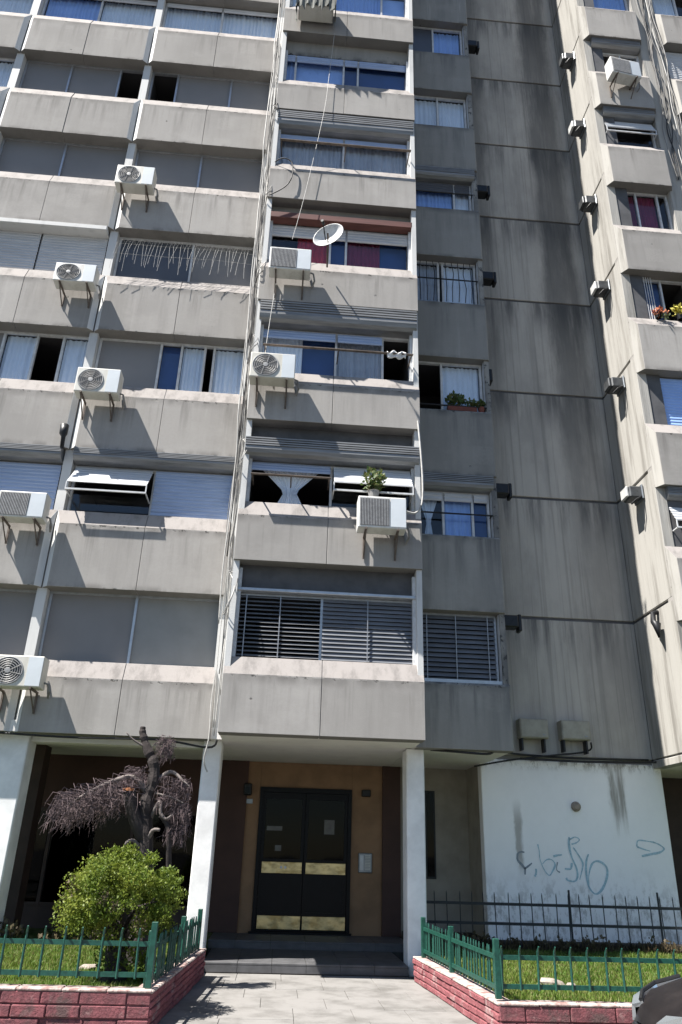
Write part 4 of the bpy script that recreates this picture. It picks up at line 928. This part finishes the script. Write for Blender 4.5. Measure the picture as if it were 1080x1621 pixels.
for c in ((-.5, -.3, .98), (-.58, -.18, .82), (-.08, -.60, .86), (.02, -.58, .78), (.3, -.5, .6)): leaves(m, c, (.09, .05, .09), 70, .03, .1)
stuff(m.build('dead_leaves', 'dry_plant', sh))
m = MB(); leaves(m, (.05, 0, .28), (.3, .25, .22), 500, .045, .1); leaves(m, (.35, .1, .15), (.14, .14, .16), 200, .045); stuff(m.build('low_growth', 'shrub_leaf', sh))

# dead weeping tree
dt = thing('dead_tree', 'dead bare tree with drooping brown twigs behind the round shrub', 'tree', (-2.42, -.6, .26))
def L3(x, z, y=0): return (x + 2.42, y, z - .26)
m = MB(); m.tube(smooth_pts([L3(-2.40, .2), L3(-2.44, .9), L3(-2.46, 1.6), L3(-2.52, 1.98), L3(-2.52, 2.25), L3(-2.47, 2.48), L3(-2.49, 2.72), L3(-2.60, 2.9), L3(-2.70, 3.12), L3(-2.71, 3.22)], 4), [(.14 - .0028 * i) * U(.86, 1.16) for i in range(37)], 10); m.build('trunk', 'bark', dt, smooth=False)
def limb(pts, r0, r1, mat='bark_pale'):
    q = smooth_pts(pts, 4); MB().tube(q, [r0 + (r1 - r0) * i / (len(q) - 1) for i in range(len(q))], 7).build('branch', mat, dt, smooth=True)
limb([L3(-2.52, 2.33), L3(-2.75, 2.52, -.05), L3(-3.0, 2.46, -.1), L3(-3.3, 2.30, -.15), L3(-3.55, 2.12, -.15)], .05, .012)
limb([L3(-2.5, 1.75), L3(-2.62, 1.95, -.06), L3(-2.72, 2.18, -.1), L3(-2.76, 2.36, -.12)], .10, .085, 'bark')
MB().lathe([(.001, .015), (.085, .0), (.088, -.03)], 12, axis='z', o=L3(-2.765, 2.37, -.125)).build('cut_end', 'cut_wood', dt)
limb([L3(-2.47, 2.45), L3(-2.25, 2.62), L3(-2.05, 2.5, -.1), L3(-1.95, 2.42, -.12)], .04, .008)
limb([L3(-2.45, 2.0), L3(-2.33, 2.22, -.1), L3(-2.30, 2.08, -.13), L3(-2.22, 2.0, -.14), L3(-2.13, 2.06, -.14)], .032, .016)
limb([L3(-2.3, 2.05, -.1), L3(-2.18, 1.9, -.1), L3(-2.14, 1.6, -.08), L3(-2.10, 1.2)], .035, .04, 'bark')
limb([L3(-2.46, 1.68), L3(-2.38, 1.85, -.12), L3(-2.28, 1.86, -.15)], .032, .02)
limb([L3(-2.5, 1.6), L3(-2.62, 1.72, -.1), L3(-2.72, 1.66, -.12), L3(-2.74, 1.4)], .03, .012)
limb([L3(-2.62, 2.93), L3(-2.80, 3.02, -.05), L3(-2.92, 3.12, -.08)], .02, .006)
limb([L3(-2.5, 2.35), L3(-2.2, 2.28, -.1), L3(-1.98, 2.2, -.12)], .02, .006)
m = MB(); random.seed(5)
def twigs(n, f0, drop, spread, r=.006):
    for _ in range(n):
        p = Vector(f0()); q = p + Vector((U(-1, .2) * spread, U(-.6, .6) * spread, -drop * U(.2, 1))); mid = (p + q) / 2 + Vector((-.05, 0, .05 + U(0, .05))) * (spread / .25)
        m.tube([p, mid, q], [r, r * .8, r * .4], 3, cap=False)
        for _ in range(3):
            s = p + (q - p) * U(.3, 1); e = s + Vector((U(-.1, .04), U(-.08, .08), U(-.14, .03))); m.tube([s, e], [r * .7, r * .3], 3, cap=False)
def mainsp():
    f = R() ** .8; base = Vector(L3(-2.6, 2.5)).lerp(Vector(L3(-3.58, 2.16)), f); return base + Vector((U(-.14, .14), U(-.4, .4), U(-.24, .1)))
twigs(430, mainsp, .2, .26)
twigs(90, lambda: Vector(L3(-2.35, 2.98)) + Vector((U(-.1, .14), U(-.12, .12), U(-.14, .12))), .1, .1, .005)
twigs(120, lambda: Vector(L3(-2.05, 2.4)) + Vector((U(-.25, .14), U(-.2, .2), U(-.15, .16))), .14, .14, .005)
twigs(150, lambda: Vector(L3(-1.98, 2.02)) + Vector((U(-.18, .1), U(-.18, .18), U(-.2, .2))), .2, .1, .005)
twigs(60, lambda: Vector(L3(-2.66, 2.56)) + Vector((U(-.16, .14), U(-.12, .12), U(-.1, .12))), .1, .1, .005)
o = stuff(m.build('twig_mass', 'twig', dt))

# ------------------------------------------------------------------ parked car, nose at the right edge of the view
car = thing('parked_car', 'dark parked car with its bonnet and headlight at the lower right corner', 'car', (2.06, -5.55, -.12), None, math.radians(-12))
def car_loft(name, mat, secs, parent, n=28, smooth=True):
    m = MB()
    for x, hw, zb, zt, pw in secs:
        for q in range(n):
            a = 2 * math.pi * q / n; c, s = math.cos(a), math.sin(a)
            yy = hw * math.copysign(abs(c) ** (2 / pw), c); zz = (zb + zt) / 2 + (zt - zb) / 2 * math.copysign(abs(s) ** (2 / pw), s); m.v.append((x, yy, zz))
    for j in range(len(secs) - 1):
        for q in range(n): m.f.append((j * n + q, j * n + (q + 1) % n, (j + 1) * n + (q + 1) % n, (j + 1) * n + q)); m.mi.append(0)
    m.f.append(tuple(range(n))); m.f.append(tuple((len(secs) - 1) * n + q for q in reversed(range(n)))); m.mi += [0, 0]
    return m.build(name, mat, parent, smooth=smooth)
body = car_loft('body', 'car_paint', [(0.0, .52, .34, .66, 3), (.06, .68, .28, .76, 3.4), (.2, .80, .22, .86, 4), (.45, .86, .2, .94, 4.5), (.8, .87, .2, .99, 5), (1.2, .87, .2, 1.04, 5), (2.0, .88, .2, 1.06, 5), (3.2, .88, .2, 1.06, 5), (3.8, .85, .24, 1.04, 4.5), (4.05, .76, .34, .98, 4), (4.12, .6, .44, .86, 3)], car)
car_loft('cabin', 'glass', [(1.1, .72, 1.0, 1.05, 4), (1.55, .70, 1.0, 1.33, 4), (1.95, .66, 1.0, 1.50, 4), (2.7, .66, 1.0, 1.53, 4), (3.4, .66, 1.0, 1.44, 4), (3.95, .68, 1.0, 1.06, 4)], car)
car_loft('roof', 'car_paint', [(1.85, .64, 1.44, 1.49, 3), (2.2, .66, 1.48, 1.54, 3), (2.8, .66, 1.48, 1.55, 3), (3.4, .64, 1.42, 1.48, 3)], car)
for s in (-1, 1):
    for x in (.78, 3.3):
        w = MB().lathe([(.001, s * .89), (.2, s * .895), (.30, s * .89), (.315, s * .86), (.315, s * .70)], 26, o=(x, 0, .315)).build('wheel', 'rubber', car, smooth=True); MB().lathe([(.001, s * .905), (.1, s * .91), (.19, s * .9), (.2, s * .893)], 20, o=(x, 0, .315)).build('rim', 'steel_grey', w)
    m = MB()
    P_ = [(.045, .40, .735), (.11, .63, .765), (.25, .79, .81), (.47, .85, .86)]
    for x, y, z in P_: m.v += [(x - .05, s * (y + .045), z - .10), (x - .045, s * (y + .04), z + .005), (x + .03, s * (y - .02), z + .035)]
    for j in range(3):
        for q in range(2): m.f.append((j * 3 + q, j * 3 + q + 1, j * 3 + q + 4, j * 3 + q + 3)); m.mi.append(0)
    h = m.build('headlight', 'lamp_glass', car, smooth=False); h.modifiers.new('t', 'SOLIDIFY').thickness = .03
    m = MB(); m.tube([(x + .02, s * (y - .0), z + .045) for x, y, z in P_], .016, 6); m.build('headlight_trim', 'car_trim', h)
box('grille', 'car_trim', car, -.03, .02, -.36, .36, .52, .64, bevel=.01); box('bumper_trim', 'car_trim', car, -.04, .06, -.5, .5, .3, .4, bevel=.02)
